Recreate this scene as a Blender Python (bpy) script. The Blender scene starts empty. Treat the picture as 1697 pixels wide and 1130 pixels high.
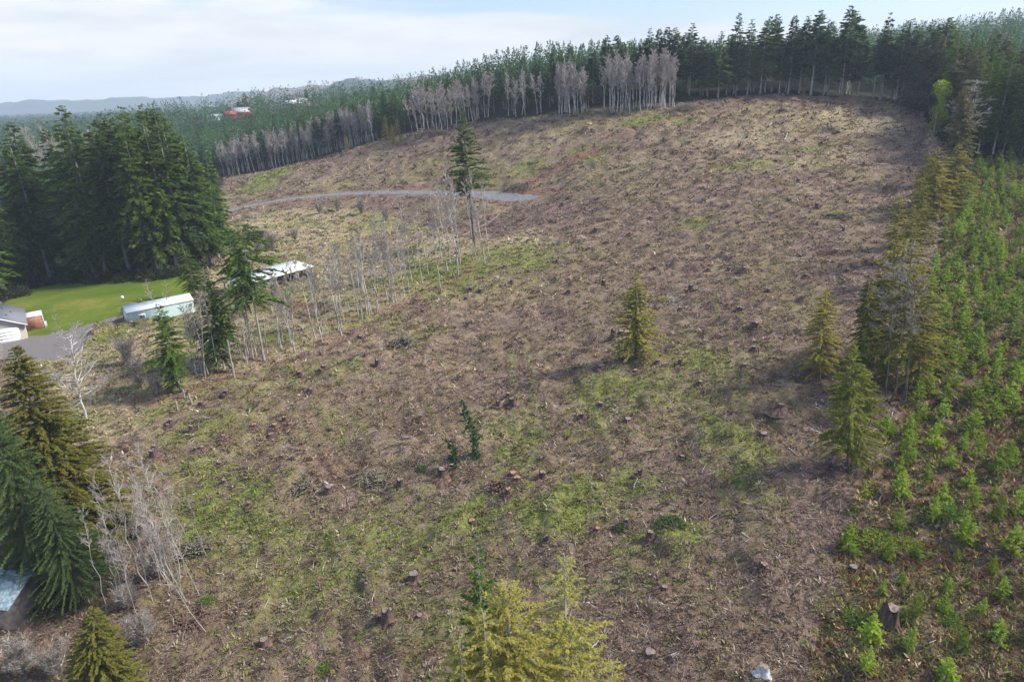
import bpy, math
import numpy as np

# ------------------------------------------------------------------ camera
scene = bpy.context.scene
F_PX = 1130.0
HCAM = 40.0
P = math.atan(419 / F_PX); ROLL = math.atan(.04)
cp, sp, cr, sr = math.cos(P), math.sin(P), math.cos(ROLL), math.sin(ROLL)
FW = np.array([0, cp, -sp]); R0 = np.array([1., 0, 0]); U0 = np.array([0, sp, cp])
UC = U0 * cr + R0 * sr
RC = R0 * cr - U0 * sr
from mathutils import Matrix, Vector
cam_d = bpy.data.cameras.new("camera")
cam = bpy.data.objects.new("camera", cam_d)
scene.collection.objects.link(cam)
cam_d.sensor_width = 36.0
cam_d.lens = F_PX / 1697 * 36
cam_d.clip_start = 0.5
cam_d.clip_end = 40000
M = Matrix(((RC[0], UC[0], -FW[0], 0), (RC[1], UC[1], -FW[1], 0), (RC[2], UC[2], -FW[2], HCAM), (0, 0, 0, 1)))
cam.matrix_world = M
scene.camera = cam

# ------------------------------------------------------------------ light
SUN_EL, SUN_AZ = math.radians(42), math.radians(86)      # azimuth clockwise from +Y
sd = bpy.data.lights.new("sun", 'SUN'); sd.energy = 2.5; sd.angle = math.radians(12); sd.color = (1.0, .93, .80)
sun = bpy.data.objects.new("sun", sd); scene.collection.objects.link(sun)
sdir = Vector((math.sin(SUN_AZ) * math.cos(SUN_EL), math.cos(SUN_AZ) * math.cos(SUN_EL), math.sin(SUN_EL)))
sun.rotation_euler = sdir.to_track_quat('Z', 'Y').to_euler()
sun.location = (60, 0, 120)

world = bpy.data.worlds.new("World"); scene.world = world; world.use_nodes = True
wn = world.node_tree; wn.nodes.clear()
def N(nt, t, **kw):
    n = nt.nodes.new(t)
    for k, v in kw.items(): setattr(n, k, v)
    return n
out = N(wn, 'ShaderNodeOutputWorld')
sky = N(wn, 'ShaderNodeTexSky', sky_type='NISHITA'); sky.sun_disc = False
sky.sun_elevation = SUN_EL; sky.sun_rotation = SUN_AZ; sky.air_density = 1.2; sky.dust_density = .6
bg1 = N(wn, 'ShaderNodeBackground'); bg1.inputs[1].default_value = .05
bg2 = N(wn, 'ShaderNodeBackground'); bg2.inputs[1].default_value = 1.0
mixs = N(wn, 'ShaderNodeMixShader')
tc = N(wn, 'ShaderNodeTexCoord')
mp = N(wn, 'ShaderNodeMapping'); mp.inputs['Scale'].default_value = (1.2, 1.2, 9.0); mp.inputs['Rotation'].default_value = (0, .10, 0)
n1 = N(wn, 'ShaderNodeTexNoise'); n1.inputs['Scale'].default_value = 2.3; n1.inputs['Detail'].default_value = 9; n1.inputs['Roughness'].default_value = .52
n1.inputs['Distortion'].default_value = .35
n2 = N(wn, 'ShaderNodeTexNoise'); n2.inputs['Scale'].default_value = 4.6; n2.inputs['Detail'].default_value = 7; n2.inputs['Roughness'].default_value = .55
mp2 = N(wn, 'ShaderNodeMapping'); mp2.inputs['Scale'].default_value = (1.0, 1.0, 6.0); mp2.inputs['Location'].default_value = (4, 2, 1)
wn.links.new(tc.outputs['Generated'], mp.inputs[0]); wn.links.new(mp.outputs[0], n1.inputs['Vector'])
wn.links.new(tc.outputs['Generated'], mp2.inputs[0]); wn.links.new(mp2.outputs[0], n2.inputs['Vector'])
# more open blue towards the right and up, closed white deck low and on the left
sepx = N(wn, 'ShaderNodeSeparateXYZ'); wn.links.new(tc.outputs['Generated'], sepx.inputs[0])
ma = N(wn, 'ShaderNodeMath', operation='MULTIPLY_ADD'); wn.links.new(sepx.outputs['X'], ma.inputs[0]); ma.inputs[1].default_value = -.22; ma.inputs[2].default_value = .235
mb = N(wn, 'ShaderNodeMath', operation='MULTIPLY_ADD'); wn.links.new(sepx.outputs['Z'], mb.inputs[0]); mb.inputs[1].default_value = -2.4; wn.links.new(ma.outputs[0], mb.inputs[2])
mc = N(wn, 'ShaderNodeMath', operation='MAXIMUM'); wn.links.new(mb.outputs[0], mc.inputs[0]); mc.inputs[1].default_value = -.22
md = N(wn, 'ShaderNodeMath', operation='ADD'); wn.links.new(n1.outputs[0], md.inputs[0]); wn.links.new(mc.outputs[0], md.inputs[1])
cr_ = N(wn, 'ShaderNodeValToRGB'); cr_.color_ramp.elements[0].position = .41; cr_.color_ramp.elements[1].position = .56
cr_.color_ramp.elements[0].color = (.12, .12, .12, 1)
wn.links.new(md.outputs[0], cr_.inputs[0])
cc = N(wn, 'ShaderNodeValToRGB'); cc.color_ramp.elements[0].position = .3; cc.color_ramp.elements[1].position = .68
cc.color_ramp.elements[0].color = (.265, .285, .30, 1); cc.color_ramp.elements[1].color = (.36, .365, .368, 1)
wn.links.new(n2.outputs[0], cc.inputs[0]); wn.links.new(cc.outputs[0], bg2.inputs[0])
# a cloud deck is brighter overhead than at the horizon
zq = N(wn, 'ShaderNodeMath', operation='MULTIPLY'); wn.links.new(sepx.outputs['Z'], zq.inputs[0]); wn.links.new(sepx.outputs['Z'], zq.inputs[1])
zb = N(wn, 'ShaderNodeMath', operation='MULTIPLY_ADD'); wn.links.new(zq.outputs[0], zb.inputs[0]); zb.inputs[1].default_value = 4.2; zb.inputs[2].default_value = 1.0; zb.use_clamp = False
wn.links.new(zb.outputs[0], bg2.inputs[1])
skt = N(wn, 'ShaderNodeMix'); skt.data_type = 'RGBA'; skt.blend_type = 'MULTIPLY'; skt.inputs[0].default_value = 1; skt.inputs[7].default_value = (.92, 1.02, 1.5, 1)
wn.links.new(sky.outputs[0], skt.inputs[6]); wn.links.new(skt.outputs[2], bg1.inputs[0]); wn.links.new(cr_.outputs[0], mixs.inputs[0])
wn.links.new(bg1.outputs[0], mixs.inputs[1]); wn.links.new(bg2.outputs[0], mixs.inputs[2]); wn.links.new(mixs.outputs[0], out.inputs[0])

scene.view_settings.view_transform = 'Standard'; scene.view_settings.look = 'None'
scene.view_settings.exposure = 1.5; scene.view_settings.gamma = 1.0; scene.view_settings.use_curve_mapping = False
scene.cycles.max_bounces = 6; scene.cycles.diffuse_bounces = 4; scene.cycles.glossy_bounces = 1
scene.cycles.transmission_bounces = 4; scene.cycles.volume_bounces = 0; scene.cycles.transparent_max_bounces = 4
scene.cycles.use_denoising = True

# ------------------------------------------------------------------ small maths
def ray(u, v):
    return FW + RC * (u - 848.5) / F_PX + UC * (565 - v) / F_PX
def at(u, v, D):
    d = ray(u, v); return d * D / d[1] + np.array([0, 0, HCAM])
def hsh(ix, iy, seed):
    h = (ix.astype(np.int64) * 374761393 + iy.astype(np.int64) * 668265263 + seed * 974634777) & 0xffffffff
    h = ((h ^ (h >> 13)) * 1274126177) & 0xffffffff
    return ((h ^ (h >> 16)) & 0xffff) / 65535.0
def vnoise(x, y, seed=0):
    ix, iy = np.floor(x), np.floor(y); fx, fy = x - ix, y - iy
    fx = fx * fx * (3 - 2 * fx); fy = fy * fy * (3 - 2 * fy)
    a = hsh(ix, iy, seed); b = hsh(ix + 1, iy, seed); c = hsh(ix, iy + 1, seed); d = hsh(ix + 1, iy + 1, seed)
    return (a * (1 - fx) + b * fx) * (1 - fy) + (c * (1 - fx) + d * fx) * fy
def fbm(x, y, seed=0, o=4):
    s = 0; a = .5; t = 0
    for i in range(o):
        s = s + a * vnoise(x * 2 ** i + 17.3 * i, y * 2 ** i - 9.1 * i, seed + i); t += a; a *= .5
    return s / t
def sstep(a, b, x):
    t = np.clip((x - a) / (b - a), 0, 1); return t * t * (3 - 2 * t)
def pip(x, y, poly):
    poly = np.asarray(poly); r = np.zeros(x.shape, bool); n = len(poly)
    for i in range(n):
        x0, y0 = poly[i][:2]; x1, y1 = poly[(i + 1) % n][:2]
        if y0 == y1: continue
        c = ((y0 > y) != (y1 > y)) & (x < (x1 - x0) * (y - y0) / (y1 - y0) + x0)
        r ^= c
    return r
def dpoly(x, y, pl):
    best = np.full(x.shape, 1e9)
    for (x0, y0), (x1, y1) in zip([p[:2] for p in pl[:-1]], [p[:2] for p in pl[1:]]):
        dx, dy = x1 - x0, y1 - y0
        t = np.clip(((x - x0) * dx + (y - y0) * dy) / (dx * dx + dy * dy), 0, 1)
        best = np.minimum(best, np.hypot(x - x0 - t * dx, y - y0 - t * dy))
    return best

# ------------------------------------------------------------------ terrain height
CT = [(370,295,320),(500,270,320),(620,235,305),(700,215,295),(800,200,280),(920,192,262),(1120,170,262),(1280,157,265),(1440,165,255),(1530,185,235),
(400,345,250),(560,322,250),(700,320,235),(880,326,215),(1000,250,230),(1000,320,190),(1300,250,200),(1300,350,150),(1300,450,112),(1300,565,85),(1300,700,65),(1300,900,47),(1300,1130,34),
(1000,450,128),(1000,565,97),(850,700,74),(850,400,165),(850,500,118),(1520,300,165),(1520,400,120),(1480,665,68),(1690,300,155),(1690,450,105),(1690,700,62),(1690,1130,34),(215,545,112),(300,460,148),(100,480,150),(0,540,118),(150,700,76),(300,650,83),(0,1130,40),(850,1130,37),(388,199,560),(480,180,600),(345,202,560),(1640,62,600)]
CP = [tuple(at(*c)) for c in CT] + [(-500,250,-2),(-300,250,-1),(-200,200,0),(-700,600,0),(-600,1000,6),(-300,450,4),(-120,420,16),(-200,350,4),(0,400,33),(100,400,37),(-60,420,24),
    (210,320,32),(210,150,24),(320,300,38),(150,60,13),(0,900,28),(0,1500,10),(-800,1700,14),(-1300,1300,8),(600,1300,60),(420,200,40),(-100,0,-3),(0,0,-1),(80,0,5),(-100,-80,-3),(100,-80,5),(-190,100,0),(-300,0,0),(300,0,25),(900,900,60),(-1300,200,0),(900,200,50),(1300,1700,60),(-260,700,18),(-120,800,24)]
CP = np.array(CP)
SC = 200.
def _k(r): return np.where(r > 1e-9, r * r * np.log(r + 1e-12), 0)
_X = CP[:, :2] / SC
_n = len(CP)
_A = np.zeros((_n + 3, _n + 3))
_A[:_n, :_n] = _k(np.hypot(_X[:, None, 0] - _X[None, :, 0], _X[:, None, 1] - _X[None, :, 1])) + np.eye(_n) * 2e-4
_A[:_n, _n] = 1; _A[:_n, _n + 1:] = _X; _A[_n, :_n] = 1; _A[_n + 1:, :_n] = _X.T
_W = np.linalg.solve(_A, np.concatenate([CP[:, 2], np.zeros(3)]))
def hbase(x, y):
    x = np.atleast_1d(np.asarray(x, float)); y = np.atleast_1d(np.asarray(y, float))
    sh = x.shape; xf = x.ravel(); yf = y.ravel(); o = np.empty_like(xf)
    for s in range(0, len(xf), 20000):
        X = np.stack([xf[s:s + 20000], yf[s:s + 20000]], 1)
        Xc = np.clip(X, [-1400, -150], [1400, 1800]) / SC
        K = _k(np.hypot(Xc[:, None, 0] - _X[None, :, 0], Xc[:, None, 1] - _X[None, :, 1]))
        o[s:s + 20000] = K @ _W[:_n] + _W[_n] + Xc @ _W[_n + 1:]
    o = o.reshape(sh)
    w = sstep(1300, 2000, np.hypot(x, y))
    return o * (1 - w) + 5 * w
def hit0(u, v):
    d = ray(u, v); D = np.concatenate([np.linspace(15, 400, 900), np.linspace(402, 1500, 500)])
    z = HCAM + d[2] / d[1] * D; x = d[0] / d[1] * D
    b = np.nonzero(z < hbase(x, D))[0]
    k = b[0] if len(b) else len(D) - 1
    lo, hi = D[max(k - 1, 0)], D[k]
    for _ in range(12):
        m = (lo + hi) / 2
        if HCAM + d[2] / d[1] * m < hbase(d[0] / d[1] * m, m)[0]: hi = m
        else: lo = m
    return np.array([d[0] / d[1] * hi, hi])
def W2(px): return [hit0(u, v) for u, v in px]

OPEN = W2([(370,295),(500,270),(620,235),(700,215),(800,200),(920,192),(1120,170),(1280,157),(1440,165),(1530,185),(1545,225),(1600,262),(1697,268)]) + [np.array(p) for p in [(260,165),(150,0),(-120,0),(-150,118)]] + W2([(0,500),(40,472),(100,462),(200,462),(300,456),(352,440),(345,395),(366,350)])
GRAVEL = W2([(366,352),(400,344),(450,334),(500,328),(560,322),(620,320),(700,320),(780,322),(830,326),(905,326)])
GRAVEL_PAD = W2([(785,328),(870,328),(860,332),(830,337),(790,340)])
FIELDTRACK = W2([(420,372),(470,368),(530,382),(600,395),(640,392)])
FIELD = W2([(40,600),(110,590),(190,545),(250,545),(345,470),(385,380),(430,352),(520,345),(640,350),(700,380),(790,395),(880,400),(905,425),(800,455),(700,500),(640,512),(560,560),(470,600),(400,635),(330,660),(250,705),(150,740),(120,700)])
LAWN = W2([(0,505),(40,472),(100,462),(200,462),(300,456),(318,470),(320,500),(215,505),(195,528),(120,545),(75,556),(45,560),(0,560)])
DRIVE = W2([(0,566),(50,558),(75,556),(120,545),(195,524),(202,530),(165,545),(150,560),(130,585),(90,600),(30,600),(0,600)])
PLANT = W2([(1600,262),(1697,268)]) + [np.array(p) for p in [(260,165),(150,0),(20,0)]] + W2([(1330,1130),(1400,900),(1430,800),(1480,700),(1520,560),(1560,400),(1575,330)])
DIRTTRACK = W2([(850,320),(900,290),(945,270),(985,252)])
TRACK2 = W2([(985,252),(1020,232),(1060,215),(1110,195),(1160,185)])
ROWLINE = W2([(300,655),(440,598),(560,558),(680,500),(760,460),(800,430)])
RIGHTLINE = W2([(1530,200),(1510,330),(1470,480),(1420,600),(1370,780),(1320,960)])
OPEN_ = np.array(OPEN)
SKIDS = [W2(s) for s in [[(1185,480),(1190,560),(1190,650),(1195,760),(1200,900)], [(1225,480),(1235,600),(1240,760)], [(845,560),(850,620),(850,690)], [(870,560),(880,620),(890,690),(860,760),(790,840)],
         [(700,640),(720,700),(750,770)], [(480,690),(500,740),(545,800)], [(510,680),(535,740),(570,790)], [(740,540),(840,535),(930,545)], [(1060,500),(1160,480),(1280,470)],
         [(1280,350),(1350,330),(1440,300)], [(520,900),(530,1000),(560,1130)], [(560,890),(580,1000),(600,1130)]]]

def hfull(x, y):
    x = np.atleast_1d(np.asarray(x, float)); y = np.atleast_1d(np.asarray(y, float))
    z = hbase(x, y)
    inn = pip(x, y, OPEN_).astype(float)
    soft = np.ones_like(x)
    near = (y < 330) & (np.abs(x) < 220)
    for pl, w in ((GRAVEL, 4), (ROAD_DUMMY, 3)):
        d = dpoly(x, y, pl); soft = np.minimum(soft, sstep(w * .6, w * 2, d))
    for pg in (LAWN, DRIVE):
        soft = np.where(pip(x, y, pg), .0, soft)
    fld = pip(x, y, FIELD)
    soft = np.where(fld, soft * .35, soft)
    r = (fbm(x / 34, y / 34, 3, 3) - .5) * 2.6 + (fbm(x / 5.5, y / 5.5, 11, 4) - .5) * 1.5 * sstep(.35, .65, vnoise(x / 20, y / 20, 5) * .6 + .35)
    m = sstep(.60, .85, vnoise(x / 3.2, y / 3.2, 23)) * .6      # mounds of slash and soil
    r = r + m + (fbm(x / .9, y / .9, 31, 3) - .5) * .35
    for s in SKIDS:
        d = dpoly(x, y, s); r = r - .13 * np.exp(-((d - .9) / .38) ** 2) + .05 * np.exp(-((d - 1.7) / .4) ** 2)
    return z + r * soft * inn + (1 - inn) * (fbm(x / 60, y / 60, 7, 3) - .5) * 4 * sstep(200, 500, y)
ROAD_DUMMY = FIELDTRACK
def hz(x, y): return float(hfull(x, y)[0])
def ground(u, v):
    p = hit0(u, v); return np.array([p[0], p[1], hz(*p)])

# ------------------------------------------------------------------ mesh helpers
COL = scene.collection
def mesh(name, V, faces, attrs=None, smooth=False, mats=(), mi=None):
    me = bpy.data.meshes.new(name)
    V = np.asarray(V, np.float32); faces = [np.asarray(f, np.int64) for f in faces if len(f)]
    nl = sum(f.size for f in faces); nf = sum(len(f) for f in faces)
    me.vertices.add(len(V)); me.vertices.foreach_set('co', V.ravel())
    me.loops.add(nl); me.polygons.add(nf)
    me.loops.foreach_set('vertex_index', np.concatenate([f.ravel() for f in faces]).astype(np.int32))
    tot = np.concatenate([np.full(len(f), f.shape[1]) for f in faces]); st = np.concatenate([[0], np.cumsum(tot)[:-1]])
    me.polygons.foreach_set('loop_start', st.astype(np.int32)); me.polygons.foreach_set('loop_total', tot.astype(np.int32))
    if smooth: me.polygons.foreach_set('use_smooth', np.ones(nf, bool))
    for m in mats: me.materials.append(m)
    if mi is not None: me.polygons.foreach_set('material_index', np.asarray(mi, np.int32))
    me.update(calc_edges=True)
    for k, a in (attrs or {}).items():
        a = np.asarray(a, np.float32)
        if a.ndim == 1:
            at_ = me.attributes.new(k, 'FLOAT', 'POINT'); at_.data.foreach_set('value', a)
        else:
            at_ = me.attributes.new(k, 'FLOAT_COLOR', 'POINT'); at_.data.foreach_set('color', a.ravel())
    return me
def link(name, me, parent=None, **tags):
    o = bpy.data.objects.new(name, me); COL.objects.link(o)
    if parent is not None: o.parent = parent
    for k, v in tags.items(): o[k] = v
    return o
def thing(name, label, cat, loc=(0, 0, 0), rot=(0, 0, 0), scale=(1, 1, 1), group=None):
    o = bpy.data.objects.new(name, None); COL.objects.link(o)
    o.location = loc; o.rotation_euler = rot; o.scale = scale; o.empty_display_size = .5
    o['label'] = label; o['category'] = cat
    if group: o['group'] = group
    return o
class MB:
    def __init__(s): s.V = []; s.F3 = []; s.F4 = []; s.n = 0
    def add(s, V, F):
        V = np.asarray(V, float).reshape(-1, 3); F = np.asarray(F)
        (s.F3 if F.shape[1] == 3 else s.F4).append(F + s.n); s.V.append(V); s.n += len(V)
    def box(s, c, d, rz=0, top=None):
        c = np.array(c, float); d = np.array(d, float) / 2
        q = np.array([[-1,-1,-1],[1,-1,-1],[1,1,-1],[-1,1,-1],[-1,-1,1],[1,-1,1],[1,1,1],[-1,1,1]]) * d
        ca, sa = math.cos(rz), math.sin(rz); q = np.stack([q[:,0]*ca-q[:,1]*sa, q[:,0]*sa+q[:,1]*ca, q[:,2]], 1) + c
        s.add(q, [[0,3,2,1],[4,5,6,7],[0,1,5,4],[1,2,6,5],[2,3,7,6],[3,0,4,7]])
    def tube(s, P0, P1, r0, r1, n=6):
        V, F = tubes(np.array([P0], float), np.array([P1], float), np.array([r0]), np.array([r1]), n); s.add(V, F)
    def cap(s, ring):   # fan over a ring of points
        ring = np.asarray(ring); c = ring.mean(0); n = len(ring)
        s.add(np.vstack([ring, c]), [[i, (i + 1) % n, n] for i in range(n)])
    def me(s, name, mat, smooth=False, attrs=None):
        fs = []
        if s.F3: fs.append(np.concatenate(s.F3))
        if s.F4: fs.append(np.concatenate(s.F4))
        return mesh(name, np.concatenate(s.V), fs, attrs, smooth, [mat])
def tubes(P0, P1, r0, r1, n=3):
    d = P1 - P0; L = np.linalg.norm(d, axis=1, keepdims=True); d = d / np.maximum(L, 1e-6)
    a = np.where(np.abs(d[:, 2:3]) > .9, np.array([[1., 0, 0]]), np.array([[0, 0, 1.]]))
    u = np.cross(d, a); u /= np.linalg.norm(u, axis=1, keepdims=True); v = np.cross(d, u)
    th = np.arange(n) / n * 2 * math.pi
    ring = u[:, None, :] * np.cos(th)[None, :, None] + v[:, None, :] * np.sin(th)[None, :, None]
    A = P0[:, None] + ring * r0[:, None, None]; B = P1[:, None] + ring * r1[:, None, None]
    V = np.concatenate([A, B], 1).reshape(-1, 3); m = len(P0)
    i = np.arange(n); q = np.stack([i, (i + 1) % n, (i + 1) % n + n, i + n], 1)
    Fq = (q[None] + (np.arange(m) * 2 * n)[:, None, None]).reshape(-1, 4)
    return V, Fq
def kites(p, d, w, L, Wd, rng):
    # p origin, d unit direction, w unit width vector
    m = p + d * (L * .42)[:, None]
    V = np.stack([p, m + w * Wd[:, None], p + d * L[:, None], m - w * Wd[:, None]], 1).reshape(-1, 3)
    Fq = np.arange(len(p) * 4).reshape(-1, 4)
    return V, Fq
def nrm(a): return a / np.maximum(np.linalg.norm(a, axis=-1, keepdims=True), 1e-9)
def merge(V, Fq, pos, sc, rz, lean=None, tint=None, rng=None):
    """copies of one small mesh merged for countless stuff"""
    n = len(pos); ca, sa = np.cos(rz), np.sin(rz); sc = np.asarray(sc)
    if sc.ndim == 1: sc = np.stack([sc, sc, sc], 1)
    X = V[None] * sc[:, None, :]
    x = X[..., 0] * ca[:, None] - X[..., 1] * sa[:, None]; y = X[..., 0] * sa[:, None] + X[..., 1] * ca[:, None]
    z = X[..., 2]
    if lean is not None: x = x + z * lean[:, 0:1]; y = y + z * lean[:, 1:2]
    O = np.stack([x, y, z], -1) + pos[:, None]
    FF = (Fq[None] + (np.arange(n) * len(V))[:, None, None]).reshape(-1, Fq.shape[1])
    return O.reshape(-1, 3), FF

# ------------------------------------------------------------------ materials
def newmat(name):
    m = bpy.data.materials.new(name); m.use_nodes = True; m.node_tree.nodes.clear(); return m, m.node_tree
def mixc(nt, a, b, f, blend='MIX'):
    n = nt.nodes.new('ShaderNodeMix'); n.data_type = 'RGBA'; n.blend_type = blend
    for s, v in ((6, a), (7, b), (0, f)):
        if hasattr(v, 'is_linked'): nt.links.new(v, n.inputs[s])
        elif s == 0: n.inputs[0].default_value = v
        else: n.inputs[s].default_value = (*v, 1)
    return n.outputs[2]
def mth(nt, op, a, b=0.0, c=None, clamp=False):
    n = nt.nodes.new('ShaderNodeMath'); n.operation = op; n.use_clamp = clamp
    for i, v in enumerate((a, b) if c is None else (a, b, c)):
        if hasattr(v, 'is_linked'): nt.links.new(v, n.inputs[i])
        else: n.inputs[i].default_value = v
    return n.outputs[0]
def noise(nt, scale, detail=4, rough=.55, vec=None, dist=0.0):
    n = nt.nodes.new('ShaderNodeTexNoise'); n.inputs['Scale'].default_value = scale; n.inputs['Detail'].default_value = detail
    n.inputs['Roughness'].default_value = rough; n.inputs['Distortion'].default_value = dist
    if vec is not None: nt.links.new(vec, n.inputs['Vector'])
    return n.outputs[0]
def ramp(nt, f, stops):
    n = nt.nodes.new('ShaderNodeValToRGB'); nt.links.new(f, n.inputs[0]); el = n.color_ramp.elements
    while len(el) < len(stops): el.new(.5)
    for e, (p_, c) in zip(el, stops): e.position = p_; e.color = (*c, 1) if len(c) == 3 else c
    return n.outputs[0]
def attr(nt, name):
    n = nt.nodes.new('ShaderNodeAttribute'); n.attribute_name = name; return n
def gcoord(nt, obj=False):
    if obj:
        return nt.nodes.new('ShaderNodeTexCoord').outputs['Object']
    return nt.nodes.new('ShaderNodeNewGeometry').outputs['Position']
def foliage(name, c1, c2, trans=.38, var=.5, rough=.6):
    m, nt = newmat(name)
    t = attr(nt, 'tint').outputs['Fac']; tr = attr(nt, 'tr').outputs['Fac']
    oi = nt.nodes.new('ShaderNodeObjectInfo').outputs['Random']
    r = mth(nt, 'FRACT', mth(nt, 'ADD', oi, tr))
    col = mixc(nt, c1, c2, t)
    r2 = mth(nt, 'FRACT', mth(nt, 'MULTIPLY', r, 7.31))
    col = mixc(nt, col, tuple(np.array(c2) * np.array([1.12, 1.0, .85])), mth(nt, 'MULTIPLY', r2, .45))
    br = mth(nt, 'MULTIPLY_ADD', r, var, 1 - var / 2)
    hs = nt.nodes.new('ShaderNodeHueSaturation'); nt.links.new(col, hs.inputs['Color']); nt.links.new(br, hs.inputs['Value'])
    d = nt.nodes.new('ShaderNodeBsdfPrincipled'); nt.links.new(hs.outputs[0], d.inputs['Base Color']); d.inputs['Roughness'].default_value = rough
    d.inputs['Specular IOR Level'].default_value = .25
    tl = nt.nodes.new('ShaderNodeBsdfTranslucent'); nt.links.new(hs.outputs[0], tl.inputs['Color'])
    mx = nt.nodes.new('ShaderNodeMixShader'); mx.inputs[0].default_value = trans
    nt.links.new(d.outputs[0], mx.inputs[1]); nt.links.new(tl.outputs[0], mx.inputs[2])
    o = nt.nodes.new('ShaderNodeOutputMaterial'); nt.links.new(mx.outputs[0], o.inputs[0]); return m
def simple(name, c1, c2, scale=3., rough=.85, bump=0., stretch=None, detail=5, metal=0., spec=.3, w=(.35, .65), bdist=.05):
    m, nt = newmat(name); co = gcoord(nt, True)
    if stretch:
        mpn = nt.nodes.new('ShaderNodeMapping'); mpn.inputs['Scale'].default_value = stretch; nt.links.new(co, mpn.inputs[0]); co = mpn.outputs[0]
    f = noise(nt, scale, detail, .6, co)
    col = ramp(nt, f, [(w[0], c1), (w[1], c2)])
    d = nt.nodes.new('ShaderNodeBsdfPrincipled'); nt.links.new(col, d.inputs['Base Color']); d.inputs['Roughness'].default_value = rough
    d.inputs['Metallic'].default_value = metal; d.inputs['Specular IOR Level'].default_value = spec
    if bump:
        b = nt.nodes.new('ShaderNodeBump'); b.inputs['Strength'].default_value = bump; b.inputs['Distance'].default_value = bdist
        nt.links.new(f, b.inputs['Height']); nt.links.new(b.outputs[0], d.inputs['Normal'])
    o = nt.nodes.new('ShaderNodeOutputMaterial'); nt.links.new(d.outputs[0], o.inputs[0]); return m
MAT = dict(
    bark=simple('bark', (.10, .08, .065), (.24, .21, .18), 2.5, .9, .6, (1, 1, .3)),
    bark_pale=simple('bark_pale', (.20, .18, .16), (.42, .39, .35), 1.2, .9, .4, (2, 2, .5)),
    bark_alder=simple('bark_alder', (.13, .12, .08), (.56, .54, .50), 1.1, .85, .2, (1.5, 1.5, .35), w=(.36, .58)),
    bark_moss=simple('bark_moss', (.06, .055, .03), (.22, .20, .15), 2, .95, .3, (2, 2, .5)),
    wood_grey=simple('wood_grey', (.22, .19, .165), (.40, .365, .33), 2, .85),
    twig=simple('twig', (.25, .21, .18), (.44, .385, .335), .4, .9),
    twig_pink=simple('twig_pink', (.29, .25, .22), (.50, .45, .41), .3, .9),
    twig_brown=simple('twig_brown', (.17, .135, .11), (.33, .28, .23), .5, .9),
    twig_far=simple('twig_far', (.13, .09, .08), (.24, .17, .15), .3, .9),
    fir=foliage('fir_foliage', (.035, .075, .028), (.09, .16, .05), var=.5),
    fir_deep=foliage('fir_deep_foliage', (.046, .092, .024), (.128, .195, .042), var=.6),
    fir_edge=foliage('fir_edge_foliage', (.050, .104, .038), (.140, .21, .066), var=.7),
    fir_far=foliage('fir_far_foliage', (.034, .084, .040), (.092, .165, .062), var=.85),
    fir_bright=foliage('fir_bright_foliage', (.060, .12, .018), (.16, .25, .042), var=.3),
    fir_blue=foliage('fir_blue_foliage', (.055, .105, .036), (.15, .215, .065), var=.2),
    cedar=foliage('cedar_foliage', (.078, .09, .016), (.20, .195, .038), var=.2),
    cedar_dull=foliage('cedar_dull_foliage', (.09, .10, .042), (.22, .21, .095), var=.3),
    mossy=foliage('mossy_foliage', (.18, .175, .034), (.39, .365, .08), var=.35),
    mossy_green=foliage('mossy_green_foliage', (.14, .165, .022), (.30, .33, .05), var=.3),
    sapling=foliage('sapling_foliage', (.12, .195, .016), (.30, .42, .042), trans=.45, var=.7),
    dead_red=foliage('dead_red_needles', (.13, .065, .04), (.26, .13, .075), var=.4),
    bush=foliage('bush_leaves', (.020, .030, .012), (.06, .07, .03), var=.5),
)
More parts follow.
